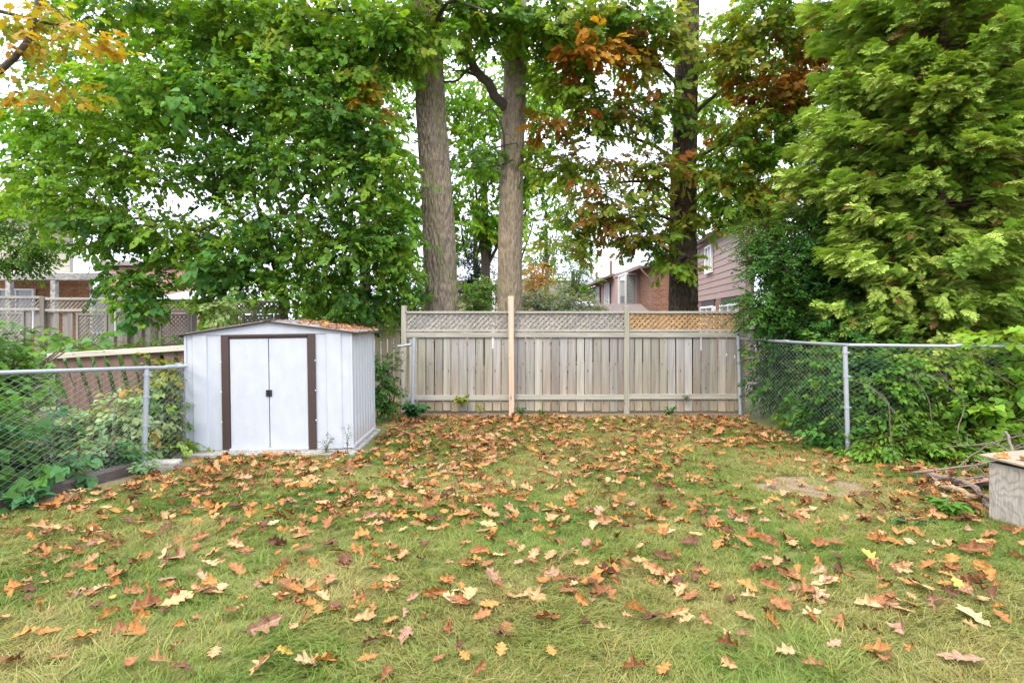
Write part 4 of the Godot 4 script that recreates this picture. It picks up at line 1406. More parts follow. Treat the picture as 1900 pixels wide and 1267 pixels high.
func oaks() -> void:
	# the grey trunk on the left of the pair
	var w := at(-1.38, 0, 12.0)
	var o := tree("oak_tree", "tall tree whose thick grey furrowed trunk leans left, nearer of the central pair", w)
	put("trunk", trunk([Vector3(0.03, -0.1, 0), Vector3(0, 1.6, 0), Vector3(-0.10, 4.0, 0), Vector3(-0.27, 6.6, 0), Vector3(-0.38, 9.6, 0)], 0.345, 0.26, 201, 0.036, 260, 128, 0.8), M.bark_grey, o)
	var knob := Geo.new()
	var kp := Vector3(-0.125, 4.62, 0.295)
	for r in 4:
		var pts := []
		for k in 15:
			var a := TAU * k / 14.0
			pts.append(kp + Vector3(cos(a) * (0.03 + 0.034 * r), sin(a) * (0.025 + 0.026 * r), 0.012 - 0.012 * r))
		var rr := []
		for k in 15: rr.append(0.020)
		knob.tube(pts, rr, 7, false)
	put("knot", knob, M.bark_grey, o)
	rng.seed = 301
	var g := Geo.new()
	limb(g, [Vector3(-0.30, 7.2, 0.1), Vector3(-1.3, 7.4, 0.5), Vector3(-2.6, 7.1, 0.9), Vector3(-4.2, 6.6, 1.0)], 0.07, 0.02, 8)
	limb(g, [Vector3(-0.33, 7.9, 0.1), Vector3(-1.0, 8.0, 1.0), Vector3(-1.9, 7.4, 1.7)], 0.06, 0.018, 8)
	limb(g, [Vector3(-0.20, 7.0, 0.2), Vector3(0.2, 7.3, 1.0), Vector3(0.9, 6.9, 1.5)], 0.05, 0.015, 6)
	limb(g, [Vector3(-2.2, 7.2, 0.8), Vector3(-3.6, 7.6, 1.2), Vector3(-5.6, 7.1, 1.4)], 0.04, 0.014, 8)
	put("limb", g, M.bark_limb, o)
	var c := [[at(-7.0, 7.3, 11), Vector3(1.3, .75, 1.0), 190], [at(-5.4, 7.0, 11), Vector3(1.3, .75, 1.0), 230], [at(-4.1, 6.75, 11), Vector3(1.2, .7, .9), 230], [at(-3.0, 6.5, 11), Vector3(1.1, .75, .9), 250], [at(-2.0, 6.75, 10.9), Vector3(.9, .62, .7), 170], [at(-1.3, 7.3, 11.0), Vector3(.8, .45, .6), 80], [at(-2.6, 7.7, 11.4), Vector3(1.5, .6, 1.2), 190], [at(-4.7, 8.0, 12.0), Vector3(2.0, .6, 1.5), 190], [at(-2.75, 5.6, 11.2), Vector3(.55, .4, .5), 40, AMBER]]
	foliage(o, "crown", S.oak, M.leaf, shift(c, w), GREEN_OAK, 311, Vector2(0.75, 1.15), -0.08)

	# its smoother neighbour
	w = at(-0.05, 0, 12.6)
	o = tree("oak_tree", "tall tree with slimmer upright smooth grey trunk, right-hand one of the central pair", w)
	put("trunk", trunk([Vector3(0, -0.1, 0), Vector3(0, 1.6, 0), Vector3(0.03, 4.0, 0), Vector3(0.11, 6.6, 0), Vector3(0.14, 9.8, 0)], 0.262, 0.225, 202, 0.018, 240, 110, 0.3), M.bark_grey, o)
	rng.seed = 302
	g = Geo.new()
	limb(g, [Vector3(-0.05, 5.9, 0.1), Vector3(-0.55, 6.45, 0.4), Vector3(-1.0, 6.9, 0.6), Vector3(-1.35, 7.6, 0.7), Vector3(-1.75, 8.3, 0.8)], 0.11, 0.055, 3)
	put("limb", g, M.bark_limb, o)
	g = Geo.new()
	limb(g, [Vector3(-0.55, 6.45, 0.4), Vector3(-0.8, 6.55, 0.5), Vector3(-1.0, 6.3, 0.6), Vector3(-1.35, 6.25, 0.6)], 0.045, 0.02, 2)
	limb(g, [Vector3(-0.1, 4.85, 0.2), Vector3(-0.12, 5.3, 0.45), Vector3(-0.35, 5.75, 0.5), Vector3(-0.6, 5.6, 0.5)], 0.025, 0.012, 3)
	limb(g, [Vector3(-0.1, 4.75, 0.2), Vector3(-0.6, 4.62, 0.35), Vector3(-1.3, 4.65, 0.3)], 0.022, 0.008, 3)
	limb(g, [Vector3(0.2, 4.85, 0.1), Vector3(0.6, 4.65, 0.2), Vector3(1.2, 4.75, 0.2)], 0.022, 0.008, 3)
	limb(g, [Vector3(-0.3, 5.05, 0.25), Vector3(0.1, 5.12, 0.35), Vector3(0.18, 5.04, 0.3)], 0.018, 0.008, 0)
	limb(g, [Vector3(0.15, 6.9, 0.2), Vector3(0.8, 7.2, 0.9), Vector3(1.7, 7.0, 1.2)], 0.05, 0.015, 6)
	limb(g, [Vector3(0.15, 7.3, 0.2), Vector3(-0.4, 7.7, 1.0), Vector3(-1.2, 7.3, 1.3)], 0.05, 0.015, 5)
	put("limb", g, M.bark_limb, o)
	c = [[at(0.0, 7.55, 11.6), Vector3(.9, .45, .7), 140], [at(0.95, 7.1, 11.6), Vector3(.85, .55, .7), 170], [at(1.0, 6.2, 11.9), Vector3(.6, .35, .5), 60], [at(1.8, 7.6, 11.8), Vector3(.9, .5, .7), 120], [at(-0.7, 7.2, 11.7), Vector3(.55, .45, .6), 90], [at(1.4, 6.55, 11.4), Vector3(.45, .25, .4), 40, AMBER], [at(0.9, 5.5, 12.0), Vector3(.55, .3, .5), 34, RUST], [at(0.65, 4.75, 12.4), Vector3(.5, .3, .4), 26], [at(-0.8, 4.9, 12.5), Vector3(.6, .4, .4), 30]]
	foliage(o, "crown", S.oak, M.leaf, shift(c, w), GREEN_OAK, 312, Vector2(0.75, 1.15), -0.10)

	# the right-hand one, turning red; its shade is put into the bark colour
	w = at(3.80, 0, 13.5)
	o = tree("oak_tree", "oak with shade-toned trunk, turning red and brown, in front of the brick house", w)
	put("trunk", trunk([Vector3(0, -0.1, 0), Vector3(0, 1.8, 0), Vector3(0.0, 4.0, 0), Vector3(0.06, 6.5, 0), Vector3(0.12, 9.6, 0)], 0.33, 0.22, 203, 0.05, 240, 110, 0.2), M.bark_shaded, o)
	rng.seed = 303
	g = Geo.new()
	for q in [[Vector3(0, 5.0, 0), Vector3(-1.0, 5.4, 0.5), Vector3(-2.2, 5.4, 0.9)], [Vector3(0, 4.2, 0), Vector3(-0.9, 4.5, 0.6), Vector3(-2.4, 4.3, 1.0)], [Vector3(0, 3.6, 0.1), Vector3(-0.8, 3.8, 0.6), Vector3(-2.0, 3.5, 1.0)], [Vector3(0.1, 6.0, 0), Vector3(0.9, 6.6, 0.4), Vector3(2.2, 6.7, 0.8)], [Vector3(0.1, 5.0, 0), Vector3(0.9, 5.5, 0.3), Vector3(2.0, 6.0, 0.5)], [Vector3(0.1, 4.1, 0), Vector3(0.6, 4.5, 0.4), Vector3(1.4, 4.7, 0.6)], [Vector3(0, 6.6, 0), Vector3(-0.8, 7.2, 0.4), Vector3(-2.0, 7.5, 0.8)], [Vector3(0, 3.0, 0.2), Vector3(-0.2, 2.9, 0.6), Vector3(-0.5, 2.7, 0.9)], [Vector3(0.05, 6.9, 0), Vector3(0.8, 7.6, 0.4), Vector3(2.0, 7.9, 0.6)]]:
		limb(g, q, 0.055, 0.014, 7, 0.6)
	put("limb", g, M.bark_shaded, o)
	c = [[at(2.0, 5.85, 12.5), Vector3(1.0, .45, .7), 120], [at(1.55, 4.75, 12.5), Vector3(.85, .40, .6), 95], [at(1.95, 3.85, 12.5), Vector3(1.05, .40, .7), 130], [at(2.7, 3.30, 12.6), Vector3(.75, .28, .5), 70], [at(2.95, 4.75, 12.5), Vector3(.65, .55, .6), 90], [at(3.45, 2.72, 12.8), Vector3(.33, .18, .25), 16, GREEN_OAK], [at(4.8, 6.8, 12.6), Vector3(.75, .45, .7), 100], [at(5.2, 7.5, 12.6), Vector3(1.0, .45, .8), 110], [at(4.75, 5.5, 12.6), Vector3(.75, .35, .6), 75], [at(5.35, 6.3, 12.6), Vector3(.8, .35, .6), 80, RUST], [at(4.4, 4.6, 12.6), Vector3(.6, .35, .5), 56], [at(2.5, 7.1, 12.4), Vector3(1.1, .5, .8), 130], [at(1.7, 7.6, 12.5), Vector3(.9, .4, .7), 80], [at(3.05, 6.1, 12.6), Vector3(.55, .5, .6), 66], [at(6.2, 7.2, 12.7), Vector3(1.0, .6, .8), 110, RUST], [at(3.9, 3.7, 12.8), Vector3(.45, .35, .4), 30], [at(2.2, 6.7, 12.2), Vector3(.5, .3, .4), 26, AMBER], [at(5.0, 4.2, 12.6), Vector3(.8, .4, .6), 50], [at(1.3, 3.2, 12.7), Vector3(.6, .3, .5), 36], [at(5.0, 4.9, 12.7), Vector3(.8, .5, .6), 74, GREEN_OAK], [at(5.7, 5.5, 12.9), Vector3(.8, .6, .6), 86, GREEN_OAK], [at(6.3, 6.4, 12.9), Vector3(.8, .7, .6), 86, GREEN_OAK], [at(5.9, 4.5, 13.0), Vector3(.8, .6, .6), 80, GREEN_OAK], [at(4.7, 3.9, 12.8), Vector3(.7, .4, .5), 90, GREEN_OAK], [at(3.0, 7.6, 12.5), Vector3(1.0, .5, .7), 100], [at(0.9, 6.9, 12.8), Vector3(.7, .6, .6), 70, GREEN_OAK], [at(5.2, 8.1, 12.6), Vector3(1.0, .5, .8), 130, GREEN_OAK], [at(6.7, 8.0, 12.8), Vector3(1.1, .6, .8), 130, GREEN_OAK]]
	foliage(o, "crown", S.oak, M.leaf, shift(c, w), DARK_OAK, 313, Vector2(0.75, 1.1), -0.14)

	# a limb of a tree that stands to the left of the lawn
	w = at(-7.4, 0, 6.6)
	o = tree("oak_tree", "oak with yellow and orange leaves reaching in over the top left corner", w)
	put("trunk", trunk([Vector3(0, -0.1, 0), Vector3(0, 2, 0), Vector3(0.1, 5, 0), Vector3(0.2, 8.0, 0)], 0.24, 0.15, 204, 0.02, 100, 48), M.bark_shaded, o)
	rng.seed = 304
	g = Geo.new()
	limb(g, [Vector3(0.1, 4.0, 0), Vector3(1.2, 4.0, 0.1), Vector3(2.1, 4.35, 0.1), Vector3(2.45, 5.2, 0.15), Vector3(2.5, 6.2, 0.1)], 0.05, 0.02, 6, 0.5)
	limb(g, [Vector3(0.1, 5.2, 0), Vector3(1.4, 5.0, 0.0), Vector3(2.6, 4.75, -0.1)], 0.04, 0.012, 6, 0.5)
	put("limb", g, M.bark_limb, o)
	c = [[at(-5.35, 4.95, 6.5), Vector3(.40, .20, .4), 20], [at(-4.75, 4.65, 6.5), Vector3(.40, .18, .4), 22], [at(-5.05, 4.05, 6.6), Vector3(.40, .20, .4), 16], [at(-5.3, 4.45, 6.4), Vector3(.3, .2, .3), 10], [at(-5.2, 4.7, 6.9), Vector3(.7, .4, .4), 30, [GREEN_OAK[2], GREEN_OAK[3], Color(0.42, 0.36, 0.04)]], [at(-6.6, 5.6, 6.5), Vector3(.9, .6, .7), 50, GREEN_OAK]]
	foliage(o, "crown", S.oak_near, M.leaf, shift(c, w), AMBER, 314, Vector2(0.5, 0.8), -0.35)

func broad_trees() -> void:
	# the dense heart-leaved tree behind the shed
	var w := at(-4.14, 0, 11.0)
	var o := tree("broadleaf_tree", "dense heart-leaved green tree spreading over the shed and left garden", w)
	put("trunk", trunk([Vector3(0, -0.1, 0), Vector3(0.02, 1.5, 0), Vector3(-0.1, 2.4, 0), Vector3(-0.3, 3.2, 0.1)], 0.085, 0.06, 211, 0.006, 60, 32), M.bark_red, o)
	rng.seed = 321
	var g := Geo.new()
	for q in [[Vector3(-0.2, 2.7, 0), Vector3(-0.9, 3.6, 0.2), Vector3(-1.9, 4.3, 0.3), Vector3(-3.0, 4.6, 0.4)], [Vector3(-0.3, 3.1, 0.1), Vector3(-0.5, 4.0, 0.2), Vector3(-1.0, 5.2, 0.2)], [Vector3(-0.3, 3.1, 0.1), Vector3(0.5, 3.8, 0.3), Vector3(1.4, 4.8, 0.3)], [Vector3(-0.1, 2.3, 0), Vector3(0.9, 2.8, 0.3), Vector3(1.9, 3.3, 0.4)], [Vector3(-0.2, 2.6, 0.1), Vector3(-1.3, 3.1, 0.4), Vector3(-2.8, 3.2, 0.6)], [Vector3(-1.1, 3.7, 0.3), Vector3(-1.2, 4.4, 0.3), Vector3(-2.0, 5.2, 0.3)], [Vector3(-0.1, 2.2, 0.1), Vector3(-0.8, 2.5, 0.5), Vector3(-1.7, 2.4, 0.8)]]:
		limb(g, q, 0.045, 0.012, 9, 0.7)
	put("limb", g, M.bark_red, o)
	var c := [  # upper left clumps: sunlit look put into lighter leaf palettes
		[at(-7.6, 4.9, 10.5), Vector3(1.1, .55, 1.0), 250, LIME.slice(0, 2) + [BROAD[3]]], [at(-6.4, 5.4, 10.5), Vector3(1.2, .6, 1.0), 290, [BROAD[2], BROAD[3], LIME[1]]], [at(-5.2, 5.3, 10.5), Vector3(1.1, .6, 1.0), 260], [at(-4.0, 5.3, 10.6), Vector3(1.1, .65, 1.0), 270], [at(-3.0, 5.0, 10.6), Vector3(.9, .6, .9), 240],
		[at(-7.7, 3.7, 10.4), Vector3(1.1, .55, 1.0), 250, [BROAD[1], BROAD[3], LIME[0]]], [at(-6.4, 4.2, 10.4), Vector3(1.1, .55, .9), 230, [BROAD[1], BROAD[2], BROAD[3]]], [at(-5.0, 4.2, 10.6), Vector3(.95, .5, .9), 170], [at(-3.7, 4.2, 10.5), Vector3(.95, .6, .9), 260], [at(-2.5, 4.2, 10.6), Vector3(.75, .75, .8), 270],
		[at(-6.5, 3.1, 10.4), Vector3(1.1, .50, .9), 230], [at(-5.3, 2.9, 10.5), Vector3(1.0, .45, .9), 220], [at(-4.0, 3.1, 10.4), Vector3(1.0, .6, .9), 300], [at(-2.9, 3.0, 10.5), Vector3(.85, .65, .8), 300], [at(-2.15, 2.9, 10.8), Vector3(.5, .7, .7), 190],
		[at(-6.3, 2.25, 10.2), Vector3(.8, .28, .6), 90], [at(-4.6, 2.35, 10.2), Vector3(.8, .40, .7), 170], [at(-3.3, 2.2, 10.5), Vector3(.9, .45, .7), 190], [at(-2.4, 2.1, 11.0), Vector3(.7, .45, .6), 130], [at(-6.0, 1.75, 9.9), Vector3(.40, .30, .3), 42, [BROAD[2], BROAD[3]]], [at(-4.95, 1.8, 9.9), Vector3(.2, .3, .2), 18, [BROAD[2], BROAD[3]]],
		[at(-3.2, 1.75, 11.6), Vector3(1.0, .35, .5), 120], [at(-4.2, 5.9, 10.9), Vector3(1.6, .5, 1.0), 190, [BROAD[2], LIME[0]]], [at(-6.0, 6.0, 11.0), Vector3(1.6, .5, 1.0), 190, [BROAD[2], LIME[0]]]]
	foliage(o, "crown", S.heart, M.leaf, shift(c, w), BROAD, 331, Vector2(0.6, 1.0), -0.14, 2.0)
	foliage(o, "hanging_sprig", S.big_heart, M.leaf, shift([[at(-5.9, 1.78, 9.6), Vector3(.3, .3, .2), 9], [at(-4.4, 2.6, 9.6), Vector3(.6, .5, .2), 12], [at(-5.3, 5.2, 9.5), Vector3(1.5, .5, .2), 16], [at(-4.9, 1.9, 9.6), Vector3(.25, .2, .2), 5]], w), [Color(0.06, 0.19, 0.04), Color(0.13, 0.29, 0.06)], 332, Vector2(0.7, 1.0), -0.9)

	# the layered dark tree at the left edge
	w = at(-11.4, 0, 12.6)
	o = tree("broadleaf_tree", "small dark layered tree before the cream house at the left edge", w)
	put("trunk", trunk([Vector3(0, -0.1, 0), Vector3(0.1, 1.5, 0), Vector3(0.5, 3.0, 0.2)], 0.09, 0.05, 212, 0.006, 40, 24), M.bark_shaded, o)
	rng.seed = 322
	g = Geo.new()
	for q in [[Vector3(0.2, 2.0, 0), Vector3(1.0, 2.6, 0.3), Vector3(1.9, 2.7, 0.5)], [Vector3(0.4, 2.6, 0), Vector3(1.1, 3.2, 0.3), Vector3(1.8, 3.4, 0.4)]]:
		limb(g, q, 0.03, 0.01, 7, 0.5)
	put("limb", g, M.bark_shaded, o)
	c = [[at(-10.2, 2.75, 12.2), Vector3(.95, .16, .7), 90], [at(-9.7, 3.1, 12.2), Vector3(.9, .15, .6), 80], [at(-10.6, 3.4, 12.3), Vector3(.9, .16, .6), 80], [at(-10.3, 3.75, 12.3), Vector3(.6, .2, .5), 50, LIME]]
	foliage(o, "crown", S.oval, M.leaf, shift(c, w), [BROAD[0], BROAD[1], BROAD[2]], 333, Vector2(0.8, 1.2), -0.5)

func far_trees() -> void:
	var rows := [
		["lime_tree", "bright lime green tree filling the gap between the two central trunks", at(-1.0, 0, 22.0), 0.22, LIME, S.far, [[at(-1.9, 5.3, 22), Vector3(1.7, 1.3, 1.5), 230], [at(-0.9, 7.3, 22), Vector3(1.8, 1.4, 1.5), 260], [at(-1.5, 9.6, 22), Vector3(2.2, 1.5, 1.6), 300], [at(0.9, 7.0, 22), Vector3(1.2, 1.1, 1.2), 140], [at(1.2, 9.6, 22), Vector3(2.0, 1.4, 1.5), 230], [at(-0.7, 5.2, 22), Vector3(1.0, .7, 1.0), 70], [at(0.8, 5.2, 22), Vector3(1.0, .8, 1.0), 70]], 6.5],
		["ash_tree", "bright green tree rising behind the heart-leaved tree, left of the leaning trunk", at(-5.0, 0, 20.5), 0.24, [LIME[0], LIME[1], BROAD[3]], S.far, [[at(-3.7, 5.6, 20), Vector3(1.3, 1.3, 1.3), 190], [at(-4.6, 7.6, 20), Vector3(1.7, 1.3, 1.5), 250], [at(-6.5, 8.5, 20), Vector3(2.2, 1.4, 1.6), 280], [at(-5.0, 10.2, 20.5), Vector3(2.6, 1.5, 1.8), 300], [at(-3.5, 3.6, 20), Vector3(1.0, 1.2, 1.0), 120], [at(-8.5, 7.0, 20.0), Vector3(1.6, 1.2, 1.3), 150]], 6.5],
		["shade_tree", "large dark green tree high in the upper left behind the others", at(-18.5, 0, 20.5), 0.3, [BROAD[0], BROAD[1], BROAD[2], BROAD[3]], S.far, [[at(-12.5, 9.3, 19), Vector3(2.8, 1.6, 2.0), 270], [at(-9.0, 9.8, 19), Vector3(2.6, 1.4, 2.0), 240], [at(-14.5, 7.2, 19), Vector3(2.4, 1.5, 2.0), 220], [at(-11.0, 7.6, 18.5), Vector3(1.8, 1.2, 1.5), 150], [at(-13.4, 5.4, 18.0), Vector3(1.6, 0.9, 1.5), 110]], 7.0],
		["maple_tree", "pale green tree beyond the sided house, between dark oak and cedars", at(10.5, 0, 27.0), 0.25, [BROAD[2], BROAD[3], GREEN_OAK[2], LIME[0]], S.far, [[at(8.2, 6.6, 27), Vector3(1.6, 1.3, 1.4), 150], [at(9.6, 8.4, 27), Vector3(1.9, 1.5, 1.5), 200], [at(11.6, 7.0, 27), Vector3(1.9, 1.5, 1.5), 200], [at(8.8, 11.0, 27), Vector3(2.2, 1.5, 1.5), 210], [at(11.9, 10.8, 27), Vector3(2.3, 1.8, 1.6), 260], [at(10.3, 13.6, 27), Vector3(3.2, 1.5, 1.6), 290], [at(12.6, 4.8, 26.5), Vector3(1.6, 1.3, 1.2), 150]], 7.5],
		["dark_fir", "dark drooping evergreen low between the two central trunks", at(-1.75, 0, 29.0), 0.2, [Color(0.012, 0.035, 0.020), Color(0.022, 0.055, 0.030)], S.oval, [[at(-1.75, 5.6, 29), Vector3(.9, 1.1, .9), 330], [at(-1.8, 4.3, 29), Vector3(1.0, .9, 1.0), 380], [at(-1.95, 3.3, 29), Vector3(1.1, .7, 1.0), 250]], 5.5],
		["yellow_tree", "small yellowing orange tree in the distance right of the smooth trunk", at(1.45, 0, 32.0), 0.12, [Color(0.40, 0.30, 0.08), Color(0.46, 0.24, 0.06), Color(0.22, 0.26, 0.07)], S.oval, [[at(1.35, 3.9, 32), Vector3(1.0, .8, .9), 250], [at(1.2, 3.0, 32), Vector3(.9, .6, .8), 170]], 3.0],
		["thin_tree", "pale thin-leaved tree against the sky behind the yellow tree", at(2.2, 0, 39.0), 0.18, [Color(0.14, 0.24, 0.06), Color(0.22, 0.32, 0.09)], S.far, [[at(1.4, 6.0, 39), Vector3(1.5, 1.3, 1.2), 60], [at(2.9, 6.5, 39), Vector3(1.5, 1.5, 1.2), 80], [at(3.0, 8.6, 39), Vector3(1.4, 1.4, 1.2), 50], [at(1.2, 4.4, 39), Vector3(1.1, 1.0, 1.0), 60]], 7.5],
		["green_tree", "mid green round tree left of the brick townhouse", at(3.0, 0, 30.0), 0.16, [BROAD[1], BROAD[2], Color(0.09, 0.17, 0.05)], S.oval, [[at(3.2, 3.9, 30), Vector3(1.2, 1.0, 1.0), 420], [at(2.6, 2.7, 30), Vector3(1.3, .8, 1.0), 380], [at(3.6, 5.1, 31), Vector3(1.0, .8, .9), 200]], 4.0]]
	for q in rows:
		var o := tree(q[0], q[1], q[2])
		put("trunk", trunk([Vector3(0, -0.1, 0), Vector3(0.05, q[7] * 0.5, 0), Vector3(0, q[7], 0)], q[3], q[3] * 0.5, 220, 0.01, 24, 20), M.bark_limb, o)
		rng.seed = 341
		var g := Geo.new()
		for c in q[6]:
			var e: Vector3 = c[0] - q[2]
			limb(g, [Vector3(0, q[7] * rng.randf_range(0.5, 0.95), 0), e * 0.6 + Vector3(0, 0.4, 0), e], q[3] * 0.3, 0.02, 4, 0.9)
		put("limb", g, M.bark_limb, o)
		foliage(o, "crown", q[5], M.leaf_far, shift(q[6], q[2]), q[4], 351 + rows.find(q), Vector2(0.75, 1.2), -0.08, 0.9)
	# bushes behind the board fence
	var silver := [Color(0.16, 0.24, 0.14), Color(0.24, 0.32, 0.20), Color(0.34, 0.38, 0.26), Color(0.10, 0.18, 0.08)]
	for q in [["bush", "silvery olive bush behind the middle of the fence, left of the garage", at(1.55, 0, 17.5), [[at(1.25, 1.75, 17.5), Vector3(.75, .6, .6), 260], [at(1.95, 1.85, 17.3), Vector3(.55, .4, .5), 170], [at(0.75, 2.1, 17.8), Vector3(.5, .5, .4), 110]], silver],
		["bush", "small dark green bush between the two central trunks above the fence", at(-1.1, 0, 16.5), [[at(-1.0, 1.9, 16.5), Vector3(.5, .5, .5), 150], [at(-0.75, 2.4, 16.6), Vector3(.4, .4, .4), 90]], [BROAD[1], BROAD[2], silver[0]]],
		["bush", "green bush above the tan fence beside the leaning trunk", at(-2.6, 0, 13.6), [[at(-2.55, 1.7, 13.6), Vector3(.7, .55, .5), 200], [at(-2.05, 2.2, 13.8), Vector3(.35, .7, .4), 130]], [BROAD[1], BROAD[3], LIME[0]]]]:
		var o := thing(q[0], q[1], "bush", q[2], 0.0, "bushes behind the fences")
		rng.seed = 342
		var g := Geo.new()
		for k in 5:
			limb(g, [Vector3(0, 0, 0), Vector3(rng.randfn() * 0.3, 0.8, rng.randfn() * 0.2), Vector3(rng.randfn() * 0.5, 1.7, rng.randfn() * 0.3)], 0.025, 0.008, 3, 0.4)
		put("stem", g, M.bark_limb, o)
		foliage(o, "foliage", S.oval, M.leaf, shift(q[3], q[2]), q[4], 371 + int(q[2].x * 3), Vector2(0.7, 1.1), -0.45, 1.6)
	# the tree belt that closes the horizon
	var places := []
	var tints := []
	rng.seed = 343
	for k in 2600:
		var x := rng.randf_range(-70, 70)
		var p := at(x, rng.randf_range(0.0, 1.0) * (4.2 + 1.6 * sin(x * 0.21) + sin(x * 0.53)), 62.0 + rng.randf_range(-3, 3))
		places.append(Transform3D(Basis(Vector3.UP, rng.randf() * TAU).scaled(Vector3.ONE * 2.4), p))
		tints.append(pick([BROAD[1], BROAD[3], Color(0.2, 0.2, 0.05)], rng.randf()))
	tag(scatter("distant_woods", S.far[0], M.leaf_far, places, tints, self), "far belt of mixed green trees closing the horizon", "woods", "", "stuff")

func cedar(label: String, w: Vector3, height: float, reach: float, from: float, seed_: int) -> void:
	var o := thing("cedar_tree", label, "tree", w, 0.0, "cedars behind the right fence")
	put("trunk", trunk([Vector3(0, -0.1, 0), Vector3(0.05, height * 0.5, 0), Vector3(0, height, 0)], 0.095, 0.03, seed_, 0.01, 60, 28), M.bark_red, o)
	rng.seed = seed_
	var g := Geo.new()
	var places := [[], [], []]
	var tints := [[], [], []]
	var hues := FastNoiseLite.new()
	hues.seed = seed_
	hues.frequency = 0.8
	var y := from
	while y < height:
		var t := y / height
		for k in 9:
			var a := rng.randf() * TAU
			var ln := reach * (1.0 - 0.45 * t) * (rng.randf_range(0.55, 1.15) if k < 6 else rng.randf_range(0.30, 0.45))
			var out := Vector3(cos(a), 0, sin(a))
			var yy := y + rng.randf_range(-0.12, 0.12)
			var pts := []
			for j in 6:
				var f := j / 5.0
				pts.append(Vector3(0, yy, 0) + out * ln * f + Vector3(0, ln * (-0.30 * f + 0.30 * f * f) + ln * 0.18 * f, 0))
			g.tube(pts, [0.018, 0.015, 0.012, 0.009, 0.006, 0.003], 5, false)
			var side := out.cross(Vector3.UP)
			var n := int(120 * ln / 1.3)
			for j in n:
				var f := sqrt(rng.randf_range(0.10, 1.0))
				var s := -1.0 if j % 2 else 1.0
				var p := along(pts, f) + side * s * rng.randf_range(0.0, 0.28) * ln * (1.1 - f * 0.7) + Vector3(0, rng.randf_range(-0.10, 0.05), 0)
				var dir: Vector3 = (out * rng.randf_range(0.5, 1.1) + side * s * rng.randf_range(0.1, 0.9) * (1.2 - f) + Vector3(0, rng.randf_range(-0.45, 0.20), 0)).normalized()
				var up := Vector3(0, 0.8, 0) + side * rng.randfn() * 0.45 + out * rng.randf_range(0.1, 1.3)
				var sc := rng.randf_range(0.42, 0.82)
				var v := rng.randi() % 3
				places[v].append(Transform3D(towards(dir, up).scaled(Vector3(sc, sc, sc)), p))
				var hue := 0.15 + 0.65 * f + 0.5 * hues.get_noise_3dv(p + w) + rng.randfn() * 0.12
				var c := pick(CEDAR, hue)
				if rng.randf() < 0.02 + 0.14 * (1.0 - f): c = Color(0.26, 0.15, 0.055)
				tints[v].append(c * rng.randf_range(0.85, 1.15))
		y += 0.23
	put("branch", g, M.bark_red, o)
	for v in 3:
		scatter("crown", S.cedar[v], M.cedar, places[v], tints[v], o)

